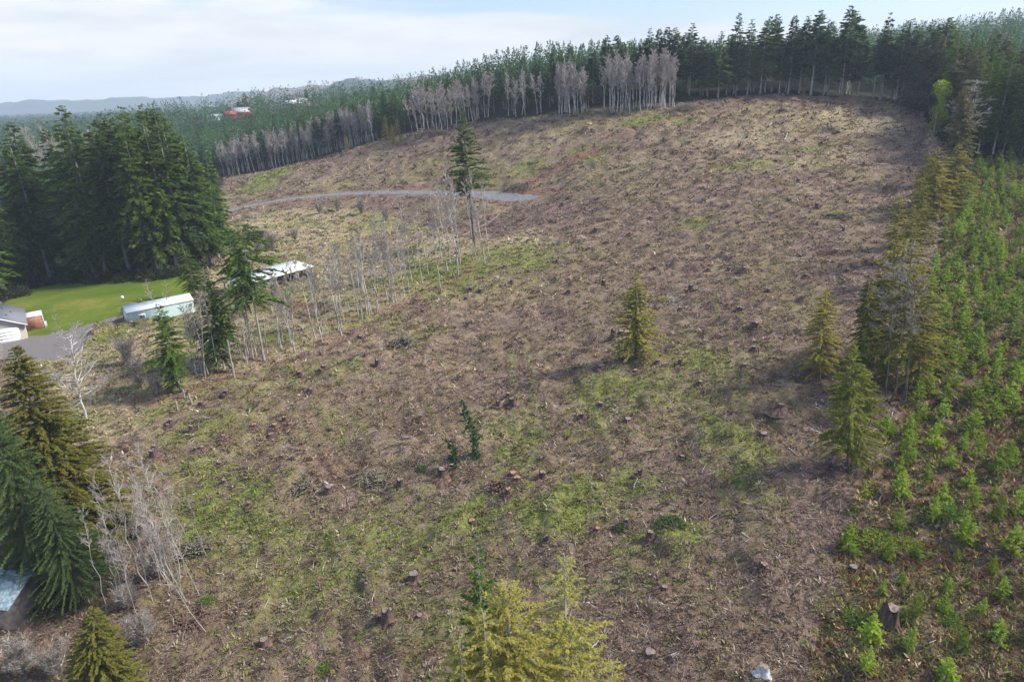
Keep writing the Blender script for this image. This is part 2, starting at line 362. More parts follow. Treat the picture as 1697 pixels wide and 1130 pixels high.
# ground sheet
def ground_material():
    m, nt = newmat('ground_soil'); pos = gcoord(nt)
    A = nt.nodes.new('ShaderNodeAttribute'); A.attribute_name = 'za'; B = nt.nodes.new('ShaderNodeAttribute'); B.attribute_name = 'zb'
    sa = nt.nodes.new('ShaderNodeSeparateColor'); nt.links.new(A.outputs['Color'], sa.inputs[0])
    sb = nt.nodes.new('ShaderNodeSeparateColor'); nt.links.new(B.outputs['Color'], sb.inputs[0])
    n05 = noise(nt, .05, 4, .6, pos); n3 = noise(nt, .32, 6, .68, pos, .5); n2 = noise(nt, 2.2, 6, .75, pos, .3); n9 = noise(nt, 9, 5, .8, pos)
    nb = noise(nt, .9, 6, .72, pos, 1.2)
    # slash and bark litter
    col = ramp(nt, n3, [(.30, (.082, .050, .038)), (.46, (.180, .126, .094)), (.58, (.24, .178, .130)), (.72, (.34, .275, .20))])
    col = mixc(nt, col, (.24, .225, .075), mth(nt, 'MULTIPLY', ramp(nt, mth(nt, 'ADD', mth(nt, 'MULTIPLY', nb, .6), mth(nt, 'MULTIPLY', n05, .4)), [(.48, (0, 0, 0)), (.59, (1, 1, 1))]), .62))
    def lay(col, c1, c2, f, nz, lo=.35, hi=.65, soft=1.0):
        c = ramp(nt, nz, [(lo, c1), (hi, c2)])
        g = mth(nt, 'MULTIPLY', mth(nt, 'SUBTRACT', mth(nt, 'MULTIPLY_ADD', f, 1.6, -.3), mth(nt, 'MULTIPLY', mth(nt, 'SUBTRACT', nb, .5), -3.2 * soft)), 1.0, clamp=True)
        g = mth(nt, 'MULTIPLY', g, mth(nt, 'MULTIPLY', f, 6.0, clamp=True))
        return mixc(nt, col, c, g)
    col = lay(col, (.10, .064, .050), (.235, .17, .138), B.outputs['Alpha'], n2)          # purple brown slash
    col = lay(col, (.26, .22, .11), (.50, .42, .27), sb.outputs[0], n2)                  # dry grass
    col = lay(col, (.105, .135, .028), (.23, .245, .07), A.outputs['Alpha'], n2)           # green grass and moss
    col = lay(col, (.085, .065, .035), (.23, .17, .105), sb.outputs[1], n2)               # brushy plantation floor
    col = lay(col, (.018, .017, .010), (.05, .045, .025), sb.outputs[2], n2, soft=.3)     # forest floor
    lw = ramp(nt, mth(nt, 'ADD', mth(nt, 'MULTIPLY', n05, .7), mth(nt, 'MULTIPLY', nb, .3)), [(.40, (.06, .105, .010)), (.52, (.10, .135, .016)), (.62, (.19, .17, .038))])
    col = mixc(nt, col, lw, sa.outputs[0])
    col = lay(col, (.15, .082, .055), (.25, .16, .115), sa.outputs[2], n2, soft=.4)        # bare reddish soil
    fine = ramp(nt, n9, [(.28, (.45, .45, .45)), (.5, (1, 1, 1)), (.70, (1.55, 1.5, 1.42))])
    fn2 = ramp(nt, n2, [(.28, (.55, .53, .52)), (.5, (1, 1, 1)), (.7, (1.35, 1.33, 1.3))])
    k = mth(nt, 'SUBTRACT', 1.0, mth(nt, 'MULTIPLY', mth(nt, 'ADD', sa.outputs[0], sa.outputs[1]), .85), clamp=True)
    col = mixc(nt, col, mixc(nt, col, fine, 1.0, 'MULTIPLY'), k)
    col = mixc(nt, col, mixc(nt, col, fn2, 1.0, 'MULTIPLY'), k)
    col = mixc(nt, col, ramp(nt, n9, [(.35, (.11, .10, .095)), (.65, (.20, .185, .175))]), sa.outputs[1])
    # bleached wood flecks
    v = nt.nodes.new('ShaderNodeTexNoise'); v.inputs['Scale'].default_value = 3.1; v.inputs['Detail'].default_value = 8; v.inputs['Roughness'].default_value = .85; nt.links.new(pos, v.inputs['Vector'])
    fl = ramp(nt, v.outputs[0], [(.635, (0, 0, 0)), (.69, (1, 1, 1))])
    col = mixc(nt, col, (.42, .37, .31), mth(nt, 'MULTIPLY', mth(nt, 'MULTIPLY', fl, k), .75))
    d = nt.nodes.new('ShaderNodeBsdfPrincipled'); nt.links.new(col, d.inputs['Base Color']); d.inputs['Roughness'].default_value = .95; d.inputs['Specular IOR Level'].default_value = .1
    hgt = mth(nt, 'ADD', mth(nt, 'MULTIPLY', n2, 1.0), mth(nt, 'MULTIPLY', n9, .35))
    b = nt.nodes.new('ShaderNodeBump'); nt.links.new(mth(nt, 'MULTIPLY', k, .9), b.inputs['Strength']); b.inputs['Distance'].default_value = .5
    nt.links.new(hgt, b.inputs['Height']); nt.links.new(b.outputs[0], d.inputs['Normal'])
    o = nt.nodes.new('ShaderNodeOutputMaterial'); nt.links.new(d.outputs[0], o.inputs[0]); return m
MAT['ground'] = ground_material()

def blob(x, y, lst, seed):
    w = np.zeros_like(x)
    s_ = 1.0
    wx = x + (fbm(x / 6, y / 6, seed, 3) - .5) * 9; wy = y + (fbm(x / 6, y / 6, seed + 9, 3) - .5) * 9
    for (u, v, ru, rv, s) in lst:
        c = hit0(u, v); a = hit0(u + ru, v); b = hit0(u, v - rv)
        rx = abs(a[0] - c[0]) + .5; ry = abs(b[1] - c[1]) + .5
        w = np.maximum(w, s * np.exp(-(((wx - c[0]) / rx) ** 2 + ((wy - c[1] - (wx - c[0]) * c[0] * 0) / ry) ** 2)))
    return w
GREEN = [(370,850,90,50,1),(450,890,70,40,.7),(330,780,70,30,.6),(560,700,90,40,.35),(880,870,110,26,1),(960,825,70,22,.9),(1040,810,60,25,.6),(780,850,40,60,.8),(640,900,200,90,.5),(520,960,120,100,.55),(700,1040,160,60,.5),
  (1140,910,70,40,.85),(1170,600,60,60,.6),(1190,720,35,120,.6),(1000,660,60,50,.65),(850,740,50,60,.6),(1060,640,110,40,.55),(860,430,70,25,.7),(760,450,60,25,.9),(640,520,50,20,.4),(700,450,40,18,.9),(600,480,40,20,.4),
  (960,260,50,12,.7),(1080,200,60,6,.8),(880,280,40,10,.5),(1240,270,60,14,.45),(1150,365,40,14,.55),(1360,240,60,5,.5),(440,300,30,14,.8),(500,265,40,6,.6),(1400,1000,60,60,.35),(560,620,120,20,.45),(430,650,60,20,.4),(340,700,60,25,.5),
  (470,500,60,22,.6),(440,560,40,25,.55),(640,470,30,14,.5),(690,560,40,16,.55),(820,420,60,14,.6),(250,610,30,14,.8),(190,560,40,14,.9),(150,600,60,16,.4),(120,690,60,16,.6),(240,680,60,14,.45),(1010,950,90,30,.4),(900,970,60,30,.3)]
DRY = [(1440,205,70,16,.9),(1380,190,90,12,.6),(1250,225,100,22,.6),(1300,270,120,22,.4),(1050,270,80,20,.35),(430,372,35,8,1),(330,560,60,25,.6),(520,400,60,14,.7),(600,410,70,16,.6),(230,640,80,30,.7),(860,400,60,20,.7),(560,470,60,30,.35),(790,480,60,30,.45),(620,570,80,22,.3),
  (700,600,100,30,.25),(560,290,90,20,.35),(900,240,90,18,.4),(1400,260,60,14,.5),(160,720,60,16,.5)]
PURP = [(880,370,90,32,.9),(800,380,60,22,.9),(1130,178,30,6,1),(1340,400,120,60,.45),(1100,380,110,50,.4),(1230,520,110,50,.4),(950,520,120,50,.4),(760,590,110,50,.45),(600,700,100,40,.4),(820,640,90,50,.45),(480,800,110,50,.5),(620,810,120,40,.45),(700,230,90,16,.5),(560,265,80,12,.5),
  (1420,500,60,90,.6),(1340,640,80,60,.45),(1250,800,90,60,.45),(1330,880,60,60,.3),(1510,260,14,60,1),(1490,340,30,60,.7),(1100,1040,200,60,.3),(480,340,60,10,.5),(600,350,60,12,.6),(400,1050,90,60,.4),(1300,165,150,5,.7),(900,200,90,5,.6),(660,470,50,30,.5),(260,900,60,50,.6)]
DIRT = [(680,313,60,4,.9),(890,320,28,6,1),(870,340,50,5,.6),(500,510,60,9,.75),(430,580,60,12,.6),(560,530,60,10,.6),(660,510,60,14,.5),(640,480,50,8,.4),(540,770,30,25,.5),(625,1078,40,10,.9),(700,1075,40,8,.5),(1090,495,14,5,.6),(240,665,50,10,.7),(300,690,30,8,.4),(630,395,40,6,.7),(610,360,60,6,.4),(1000,940,20,12,.4),(350,1040,50,30,.6),(640,690,30,6,.5)]
def zones(x, y):
    px = x + (fbm(x / 3, y / 3, 41, 3) - .5) * 3.0 + (fbm(x / .8, y / .8, 45, 2) - .5) * .8; py = y + (fbm(x / 3, y / 3, 43, 3) - .5) * 3.0
    z = {}
    z['lawn'] = pip(px, py, LAWN).astype(float); z['gravel'] = pip(x + (px - x) * .4, y + (py - y) * .4, DRIVE).astype(float)
    z['lawn'] *= 1 - z['gravel']
    fld = pip(px, py, FIELD).astype(float) * (1 - z['gravel']) * (1 - z['lawn'])
    pl = pip(px, py, PLANT).astype(float)
    opn = pip(px, py, OPEN_).astype(float)
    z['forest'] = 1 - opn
    g = np.clip(blob(x, y, GREEN, 51) * 1.25, 0, 1); g = np.maximum(g, fld * (.12 + .45 * sstep(.48, .68, fbm(x / 14, y / 14, 61, 3))))
    for s in SKIDS[:5] + SKIDS[10:]:
        g = np.maximum(g, .5 * np.exp(-(dpoly(x, y, s) / .5) ** 2) * sstep(.35, .6, vnoise(x / 4, y / 4, 77)))
    d = blob(x, y, DRY, 55); d = np.maximum(d, fld * .55)
    d = np.maximum(d, .9 * np.exp(-(dpoly(x, y, FIELDTRACK) / 2.0) ** 2))
    p_ = blob(x, y, PURP, 57) * (1 - fld * .6)
    p_ = np.maximum(p_, .7 * np.exp(-(dpoly(x, y, RIGHTLINE) / 5) ** 2)) ; p_ = np.maximum(p_, .45 * np.exp(-(dpoly(x, y, ROWLINE) / 4) ** 2))
    dr = blob(x, y, DIRT, 59)
    dr = np.maximum(dr, .95 * np.exp(-(dpoly(x, y, DIRTTRACK) / 2.6) ** 4)); dr = np.maximum(dr, .45 * np.exp(-(dpoly(x, y, TRACK2) / 1.6) ** 4))
    dr = np.maximum(dr, .8 * np.exp(-((dpoly(x, y, GRAVEL) - 4.5) / 2.2) ** 2) * sstep(.35, .6, vnoise(x / 12, y / 12, 88)))
    dr = np.maximum(dr, .6 * np.exp(-(dpoly(x, y, ROWLINE) / 3) ** 2) * sstep(.4, .6, vnoise(x / 7, y / 7, 89)))
    for s in SKIDS[5:7]: dr = np.maximum(dr, .5 * np.exp(-(dpoly(x, y, s) / .9) ** 2))
    for s in SKIDS: p_ = np.maximum(p_, .7 * np.exp(-((dpoly(x, y, s) - .9) / .42) ** 2))
    out_ = dict(green=g * (1 - pl * .6), dry=d, purple=p_, dirt=dr, brush=pl, **z)
    for k in ('green', 'dry', 'purple', 'dirt', 'brush'): out_[k] = out_[k] * opn * (1 - z['lawn']) * (1 - z['gravel'])
    return out_

# ------------------------------------------------------------------ terrain sheet
NR, NC = 860, 820
rows = np.concatenate([np.geomspace(28, 1000, NR), np.geomspace(1040, 5200, 50)]) - 12
cols = np.linspace(-1, 1, NC); cols = np.sign(cols) * (np.abs(cols) ** 1.08) * 1.15
YY, SS = np.meshgrid(rows, cols, indexing='ij'); XX = SS * (YY + 14)
ZZ = hfull(XX.ravel(), YY.ravel()).reshape(XX.shape)
nr, nc = XX.shape
ii = np.arange(nr * nc).reshape(nr, nc)
quads = np.stack([ii[:-1, :-1], ii[:-1, 1:], ii[1:, 1:], ii[1:, :-1]], -1).reshape(-1, 4)
zn = zones(XX.ravel(), YY.ravel())
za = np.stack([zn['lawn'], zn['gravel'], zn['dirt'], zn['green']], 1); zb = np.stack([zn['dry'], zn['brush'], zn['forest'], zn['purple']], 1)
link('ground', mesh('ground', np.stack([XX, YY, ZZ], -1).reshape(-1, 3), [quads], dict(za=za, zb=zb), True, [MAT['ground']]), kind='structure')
_rlog = np.log(rows + 12)
def gz(x, y):
    """height of the built sheet at points"""
    x = np.asarray(x, float); y = np.asarray(y, float)
    fi = np.interp(y, rows, np.arange(nr)); s = x / (y + 14)
    i0 = np.clip(np.floor(fi).astype(int), 0, nr - 2); fj = np.interp(s, cols, np.arange(nc)); j0 = np.clip(np.floor(fj).astype(int), 0, nc - 2)
    a, b = fi - i0, fj - j0
    return (ZZ[i0, j0] * (1 - b) + ZZ[i0, j0 + 1] * b) * (1 - a) + (ZZ[i0 + 1, j0] * (1 - b) + ZZ[i0 + 1, j0 + 1] * b) * a
def ground(u, v):
    p = hit0(u, v); return np.array([p[0], p[1], float(gz(p[0], p[1]))])

# gravel road sheet
def ribbon(name, pl, w, mat, lift, thick=.0):
    pl = np.array(pl); seg = np.r_[0, np.cumsum(np.hypot(*np.diff(pl, axis=0).T))]; t = np.arange(0, seg[-1], 1.5)
    cx = np.interp(t, seg, pl[:, 0]); cy = np.interp(t, seg, pl[:, 1])
    k = np.ones(9) / 9; cx = np.convolve(np.pad(cx, 4, 'edge'), k, 'valid'); cy = np.convolve(np.pad(cy, 4, 'edge'), k, 'valid')
    tx, ty = np.gradient(cx), np.gradient(cy); L = np.hypot(tx, ty); nx, ny = -ty / L, tx / L
    off = np.linspace(-1, 1, 15); ww = w if np.isscalar(w) else np.interp(t / seg[-1], *w)
    edge = (vnoise(t / 3, t * 0, 3) - .5) * .6
    X = cx[:, None] + nx[:, None] * off * (ww / 2 + edge)[:, None]; Y = cy[:, None] + ny[:, None] * off * (ww / 2 + edge)[:, None]
    zc = gz(cx, cy); zc = np.convolve(np.pad(zc, 6, 'edge'), np.ones(13) / 13, 'valid')
    Z = gz(X, Y) + lift - np.abs(off) ** 6 * .12
    n, m = X.shape; i = np.arange(n * m).reshape(n, m)
    q = np.stack([i[:-1, :-1], i[:-1, 1:], i[1:, 1:], i[1:, :-1]], -1).reshape(-1, 4)
    return link(name, mesh(name, np.stack([X, Y, Z], -1).reshape(-1, 3), [q], None, True, [mat]), kind='structure')
MAT['gravel'] = simple('gravel', (.13, .128, .125), (.23, .228, .225), 1.2, .95, .3)
ribbon('gravel_road', GRAVEL, (np.array([0, .75, .85, .93, 1.]), np.array([2.4, 2.6, 5.5, 5, 1.5])), MAT['gravel'], .15)

# ------------------------------------------------------------------ far hills, built at their own distance
def ridge(name, prof, D, depth, c1, c2, seed):
    prof = np.array(prof, float); u = np.arange(prof[0, 0], prof[-1, 0], 3.0); v = np.interp(u, prof[:, 0], prof[:, 1])
    pts = np.array([at(a, b, D) for a, b in zip(u, v)])
    top = pts[:, 2] + (vnoise(u / 2.5, u * 0, seed) - .5) * D * .0012 + (vnoise(u / 14, u * 0, seed + 3) - .5) * D * .002
    nn = 26; V = []
    for k in range(nn):
        t = k / (nn - 1) * 2 - 1          # cross section of a real ridge
        hgt = 1 - abs(t) ** 1.5
        y = pts[:, 1] + t * depth; x = pts[:, 0] * (1 + t * depth / D * .8)
        z = -20 + (top + 20) * hgt + (fbm(x / 200, y / 200, seed, 4) - .5) * 40 * (1 - hgt) * (abs(t) < .99) + (vnoise(x / 30, y / 30, seed + 5) - .5) * 8 * (k != nn // 2)
        V.append(np.stack([x, y, z], 1))
    V = np.array(V); n, m = V.shape[:2]; i = np.arange(n * m).reshape(n, m)
    q = np.stack([i[:-1, :-1], i[:-1, 1:], i[1:, 1:], i[1:, :-1]], -1).reshape(-1, 4)
    mt, nt = newmat(name + '_cover'); pos = gcoord(nt)
    n1_ = noise(nt, .004, 4, .6, pos); n2_ = noise(nt, .06, 3, .7, pos)
    col = ramp(nt, n1_, [(.42, c1), (.55, c2)]); col = mixc(nt, col, ramp(nt, n2_, [(.3, (.6, .6, .6)), (.7, (1.3, 1.3, 1.3))]), 1., 'MULTIPLY')
    d = nt.nodes.new('ShaderNodeBsdfPrincipled'); nt.links.new(col, d.inputs['Base Color']); d.inputs['Roughness'].default_value = 1
    o = nt.nodes.new('ShaderNodeOutputMaterial'); nt.links.new(d.outputs[0], o.inputs[0])
    return link(name, mesh(name, V.reshape(-1, 3), [q], None, True, [mt]), kind='structure')
ridge('far_hills', [(-700,185),(-150,176),(0,172),(50,166),(120,167),(170,164),(210,160),(260,162),(330,160),(380,153),(430,150),(520,160),(700,165),(1000,150)], 4300, 500, (.04, .07, .04), (.06, .08, .05), 3)
ridge('near_hills', [(330,178),(390,164),(415,158),(440,152),(455,145),(480,147),(510,142),(560,141),(620,136),(700,125),(740,126),(800,140),(900,146),(1100,140)], 3000, 450, (.035, .06, .04), (.16, .12, .09), 8)
ridge('cut_hill', [(380,176),(430,158),(470,160),(500,152),(540,150),(555,134),(580,132),(640,133),(720,131),(760,135),(860,150),(1000,150)], 2350, 300, (.03, .055, .035), (.14, .105, .08), 15)

# ------------------------------------------------------------------ tree makers
def conifer(seed, Ht, cb, R, nb, ns, sl, sw, fuzz=.18, droop=.25, e0=-.15, e1=.7, pp=.8, tr=.02, mat='fir', bark='bark', hang=.15, wood=True, bot=.55, seg=7, wr=.018, wobble=.0, name='fir_tree', bare=0., jag=.35):
    rng = np.random.default_rng(seed)
    # trunk
    zz = np.linspace(0, 1, seg + 1); ox = np.cumsum(rng.normal(0, wobble, seg + 1)) * Ht; oy = np.cumsum(rng.normal(0, wobble, seg + 1)) * Ht; ox -= ox[0]; oy -= oy[0]
    ax = np.stack([ox, oy, zz * Ht * .985], 1); rad = tr * Ht * (1 - zz) ** .8 * .5 + .012 * Ht / 20; rad[0] *= 1.35
    mb = MB(); V, Fq = tubes(ax[:-1], ax[1:], rad[:-1], rad[1:], 7); mb.add(V, Fq)
    s = np.sort(rng.random(nb) ** 1.0); zb_ = Ht * (cb + (1 - cb) * s * .985)
    bx = np.interp(zb_ / Ht, zz, ox); by = np.interp(zb_ / Ht, zz, oy)
    ln = R * ((1 - s) ** pp) * np.minimum(1, bot + s * 3.5) * (1 - jag + jag * 1.6 * rng.random(nb)) + .012 * Ht
    az = rng.random(nb) * 2 * math.pi; el = e0 + (e1 - e0) * s ** 1.3 + rng.normal(0, .12, nb)
    dh = np.stack([np.cos(az), np.sin(az), np.zeros(nb)], 1); base = np.stack([bx, by, zb_], 1)
    def spine(i, k): return base[i] + dh[i] * (ln[i] * k * np.cos(el[i]))[:, None] + np.array([0, 0, 1.]) * (ln[i] * (k * np.sin(el[i]) - droop * k * k))[:, None]
    if wood:
        idx = np.arange(nb); ks = [0, .35, .7, 1.0]
        for a, b in zip(ks[:-1], ks[1:]):
            V, Fq = tubes(spine(idx, np.full(nb, a)), spine(idx, np.full(nb, b)), wr * ln * (1 - a * .85) * .6 + .004, wr * ln * (1 - b * .85) * .6 + .003, 3); mb.add(V, Fq)
    trunk = mb.me('trunk', MAT[bark], True)
    cnt = np.maximum(2, (ns * ln / ln.max() + rng.random(nb)).astype(int)); cnt[rng.random(nb) < bare] = 0
    i = np.repeat(np.arange(nb), cnt); n = len(i)
    k = .10 + .90 * rng.random(n) ** .75
    p_ = spine(i, k); side = np.stack([-dh[i, 1], dh[i, 0], np.zeros(n)], 1) * np.where(rng.random(n) < .5, -1, 1)[:, None]
    d = nrm(dh[i] * (.45 + .9 * k)[:, None] + side * (.95 - .5 * k)[:, None] * rng.random((n, 1)) * 1.3 + np.array([0, 0, 1.]) * (rng.normal(-hang, .22, n))[:, None] + rng.normal(0, fuzz, (n, 3)))
    wv = nrm(np.cross(d, np.array([0, 0, 1.]) + rng.normal(0, .55, (n, 3))))
    L = sl * (.55 + .75 * rng.random(n)) * (1.1 - .35 * k) * np.minimum(1, .35 + ln[i] / R); Wd = sw * (.6 + .7 * rng.random(n)) * np.minimum(1, .45 + ln[i] / R)
    V, Fq = kites(p_, d, wv, L, Wd, rng)
    t = np.clip(.5 * rng.random(nb)[i] + .5 * rng.random(n), 0, 1)
    crown = mesh('crown', V, [Fq], dict(tint=np.repeat(t, 4)), False, [MAT[mat]])
    return dict(H=Ht, parts=[('trunk', trunk), ('crown', crown)], name=name)

def broadleaf(seed, Ht, cb, R, nb, nsub, ntw, tr=.02, el=(.6, 1.1), bark='bark_alder', twig='twig', tw=.02, twl=.8, name='alder_tree', wob=.012, nsec=6, spread=1., flat=True, stems=1, botw=.45):
    rng = np.random.default_rng(seed); mb = MB(); tb = MB()
    B0, D0, L0 = [], [], []
    for st in range(stems):
        seg = 8; zz = np.linspace(0, 1, seg + 1); ox = np.cumsum(rng.normal(0, wob, seg + 1)) * Ht; oy = np.cumsum(rng.normal(0, wob, seg + 1)) * Ht; ox -= ox[0]; oy -= oy[0]
        hh = Ht * (1 if st == 0 else rng.uniform(.7, .95))
        if stems > 1: a = rng.random() * 6.3; sprd = rng.uniform(.12, .35); ox += np.cos(a) * zz * sprd * hh; oy += np.sin(a) * zz * sprd * hh
        ax = np.stack([ox, oy, zz * hh], 1); rad = tr * hh * .5 * (1 - zz * .88); rad[0] *= 1.3
        V, Fq = tubes(ax[:-1], ax[1:], rad[:-1], rad[1:], 6); mb.add(V, Fq)
        s = np.sort(rng.random(nb)); z = hh * (cb + (.97 - cb) * s)
        base = np.stack([np.interp(z / hh, zz, ox), np.interp(z / hh, zz, oy), z], 1)
        az = rng.random(nb) * 6.283; e = rng.uniform(el[0], el[1], nb)
        ln = R * (1 - .62 * s) * np.minimum(1, botw + 2 * s) * rng.uniform(.55, 1.1, nb)
        d = np.stack([np.cos(az) * np.cos(e), np.sin(az) * np.cos(e), np.sin(e)], 1)
        B0.append(base); D0.append(d); L0.append(ln)
    base = np.concatenate(B0); d = np.concatenate(D0); ln = np.concatenate(L0)
    mid = base + d * (ln * .5)[:, None]; d2 = nrm(d + np.array([0, 0, .35]) + rng.normal(0, .15, d.shape)); tip = mid + d2 * (ln * .5)[:, None]
    r = np.minimum(.012 * ln + .006, .05 * ln); V, Fq = tubes(base, mid, r * 1.5, r, 3); mb.add(V, Fq); V, Fq = tubes(mid, tip, r, r * .35, 3); mb.add(V, Fq)
    def children(b, m, t, ln, n, f, jit, up):
        i = np.repeat(np.arange(len(b)), n); k = rng.uniform(.25, 1, len(i))[:, None]
        p_ = np.where(k < .5, b[i] + (m[i] - b[i]) * k * 2, m[i] + (t[i] - m[i]) * (k - .5) * 2)
        dd = nrm(nrm(t[i] - b[i]) + rng.normal(0, jit, (len(i), 3)) + np.array([0, 0, up])); L = ln[i] * f * rng.uniform(.5, 1.1, len(i)) * (1.25 - .6 * k[:, 0])
        return p_, dd, L
    p1, d1, L1 = children(base, mid, tip, ln, nsub, .45, .55, .15)
    t1 = p1 + d1 * L1[:, None]; V, Fq = tubes(p1, t1, .010 * L1 + tw * .5, .002 * L1 + tw * .25, 3); tb.add(V, Fq)
    if ntw:
        p2, d2, L2 = children(p1, (p1 + t1) / 2, t1, L1, ntw, .55 * twl, .7, .2)
        wv = nrm(np.cross(d2, rng.normal(0, 1, d2.shape))); V, Fq = kites(p2, d2, wv, L2, np.full(len(L2), tw * .55), rng); tb.add(V, Fq)
    return dict(H=Ht, parts=[('trunk', mb.me('trunk', MAT[bark], True)), ('twig_crown', tb.me('twig_crown', MAT[twig]))], name=name)

def shrub(seed, R, n, mat, L=.8, w=.05, Hs=1.0, name='bramble_bush'):
    rng = np.random.default_rng(seed)
    d = nrm(np.stack([rng.normal(0, 1, n), rng.normal(0, 1, n), np.abs(rng.normal(0, .7, n)) + .1], 1)); r = rng.random(n) ** .5
    p_ = d * (r * R * .85)[:, None] * np.array([1, 1, Hs]); dd = nrm(d + rng.normal(0, .7, (n, 3)) + np.array([0, 0, .3])); wv = nrm(np.cross(dd, rng.normal(0, 1, (n, 3))))
    V, Fq = kites(p_, dd, wv, L * rng.uniform(.4, 1, n), np.full(n, w) * rng.uniform(.5, 1, n), rng)
    return dict(H=R * Hs, parts=[('foliage', mesh('foliage', V, [Fq], dict(tint=np.repeat(rng.random(n), 4)), False, [MAT[mat]]))], name=name)

COUNT = {}
def plant(proto, loc, Ht, rz, label, cat, group=None, lean=(0, 0), wide=1.0):
    k = Ht / proto['H']
    if len(proto['parts']) == 1:
        o = link(proto['name'], proto['parts'][0][1], label=label, category=cat)
        if group: o['group'] = group
    else:
        o = thing(proto['name'], label, cat, group=group)
        for nm, me in proto['parts']: link(nm, me, o)
    o.location = loc; o.rotation_mode = 'XYZ'
    # spin about own axis, then lean
    m = Matrix.Rotation(lean[0], 3, 'Y') @ Matrix.Rotation(-lean[1], 3, 'X') @ Matrix.Rotation(rz, 3, 'Z')
    o.rotation_euler = m.to_euler(); o.scale = (k * wide, k * wide, k)
    COUNT[cat] = COUNT.get(cat, 0) + 1
    return o
RNG = np.random.default_rng(5)
def plant_px(proto, ub, vb, ut, vt, label, cat, group=None, wide=1.0, rz=None, sink=.15, D=None):
    g = ground(ub, vb) if D is None else None
    if D is not None:
        a = at(ub, vb, D); g = np.array([a[0], a[1], float(gz(a[0], a[1]))])
    t = at(ut, vt, g[1]); Ht = t[2] - g[2]; lean = math.atan2(t[0] - g[0], Ht)
    return plant(proto, (g[0], g[1], g[2] - sink), Ht / max(.3, math.cos(lean)), RNG.uniform(0, 6.28) if rz is None else rz, label, cat, group, (lean, 0), wide)

# ------------------------------------------------------------------ tree kinds
EDGE = [conifer(100 + i, 26, [.34, .28, .44, .22, .38][i], [3.4, 3.9, 3.2, 4.0, 3.5][i], 170, 60, 1.0, .22, droop=.22, e0=-.25, e1=.65, pp=[.74, .8, .7, .85, .75][i], tr=.017, mat='fir_edge', bark='bark_pale', name='fir_tree', wobble=.003, jag=.5) for i in range(5)]
GROVE = [conifer(120 + i, 32, [.22, .14, .30, .10][i], [4.8, 5.4, 4.5, 5.0][i], 190, 85, 1.15, .21, droop=.3, e0=-.3, e1=.6, pp=.72, tr=.018, mat='fir_deep', bark='bark', name='fir_tree', jag=.45) for i in range(4)]
GROVE_L = [conifer(125 + i, 30, [.12, .2][i], 4.8, 190, 85, 1.1, .21, droop=.28, e0=-.25, e1=.6, pp=.75, tr=.018, mat='fir_bright', bark='bark_pale', name='fir_tree', jag=.5) for i in range(2)]
BIGFIR = conifer(131, 34, .40, 4.4, 100, 70, 1.3, .26, droop=.3, e0=-.35, e1=.6, pp=.8, tr=.02, mat='fir_edge', bark='bark_pale', name='fir_tree', jag=.8, bare=.12)
DOUGLAS = conifer(132, 34, .36, 4.7, 210, 170, .7, .15, droop=.25, e0=.05, e1=.6, pp=.82, tr=.017, mat='fir_bright', bark='bark_moss', name='fir_tree', jag=.75, bare=.08)
ROWFIR = [conifer(140, 18, .30, 2.8, 230, 150, .42, .09, droop=.3, e0=-.1, e1=.55, pp=.8, tr=.014, mat='fir_bright', bark='bark_pale', jag=.8, wobble=.003),
          conifer(141, 18, .12, 3.2, 260, 150, .42, .09, droop=.35, e0=-.1, e1=.5, pp=.75, tr=.015, mat='fir_bright', bark='bark_pale', jag=.6),
          conifer(142, 18, .45, 2.9, 130, 120, .5, .10, droop=.4, e0=0, e1=.4, pp=.5, tr=.012, mat='fir_bright', bark='bark_pale', jag=.9, bare=.15)]
BLUEFIR = conifer(150, 24, .10, 5.6, 620, 420, .30, .050, fuzz=.45, droop=.28, e0=-.1, e1=.55, pp=.8, tr=.017, mat='fir_blue', bark='bark', jag=.45, hang=.22)
CEDAR = [conifer(160, 22, .02, 4.6, 700, 340, .28, .070, fuzz=.5, droop=.38, e0=.1, e1=.6, pp=.78, tr=.02, mat='cedar', bark='bark', hang=.6, name='cedar_tree', jag=.35),
         conifer(161, 14, .0, 3.4, 650, 320, .20, .052, fuzz=.55, droop=.35, e0=.1, e1=.7, pp=.7, tr=.02, mat='cedar', bark='bark', hang=.5, name='cedar_tree', jag=.3),
         conifer(162, 20, .04, 4.2, 300, 110, .75, .16, droop=.35, e0=.05, e1=.6, pp=.6, tr=.02, mat='cedar_dull', bark='bark', hang=.5, name='cedar_tree', jag=.5)]
MOSSY = [conifer(170 + i, 14, [.04, .12, .3, .08][i], [2.9, 2.3, 2.8, 3.2][i], [300, 230, 160, 320][i], 220, .30, .060, fuzz=.5, droop=.3, e0=0, e1=.6, pp=[.75, .5, .4, .7][i], tr=.015, mat=['mossy', 'mossy', 'mossy', 'mossy_green'][i], bark='bark_moss', hang=.5, name='mossy_conifer', jag=.7, bare=.1, wr=.009) for i in range(4)]
MOSSN = [conifer(180 + i, 14, .0, [3.0, 2.3][i], [520, 300][i], [480, 240][i], .17, .026, fuzz=.6, droop=.3, e0=.1, e1=.6, pp=.75, tr=.014, mat='mossy', bark='bark_pale', hang=.5, name='mossy_conifer', jag=.75, bare=.08, wr=.006) for i in range(2)]
SAP = [conifer(190 + i, 3.6, .02, [1.0, .85, 1.15, .75][i], 75, 26, .42, .07, droop=.1, e0=.15, e1=.9, pp=.8, tr=.02, mat='sapling', bark='bark', hang=-.15, name='fir_sapling', jag=.5, wood=False, seg=3) for i in range(4)]
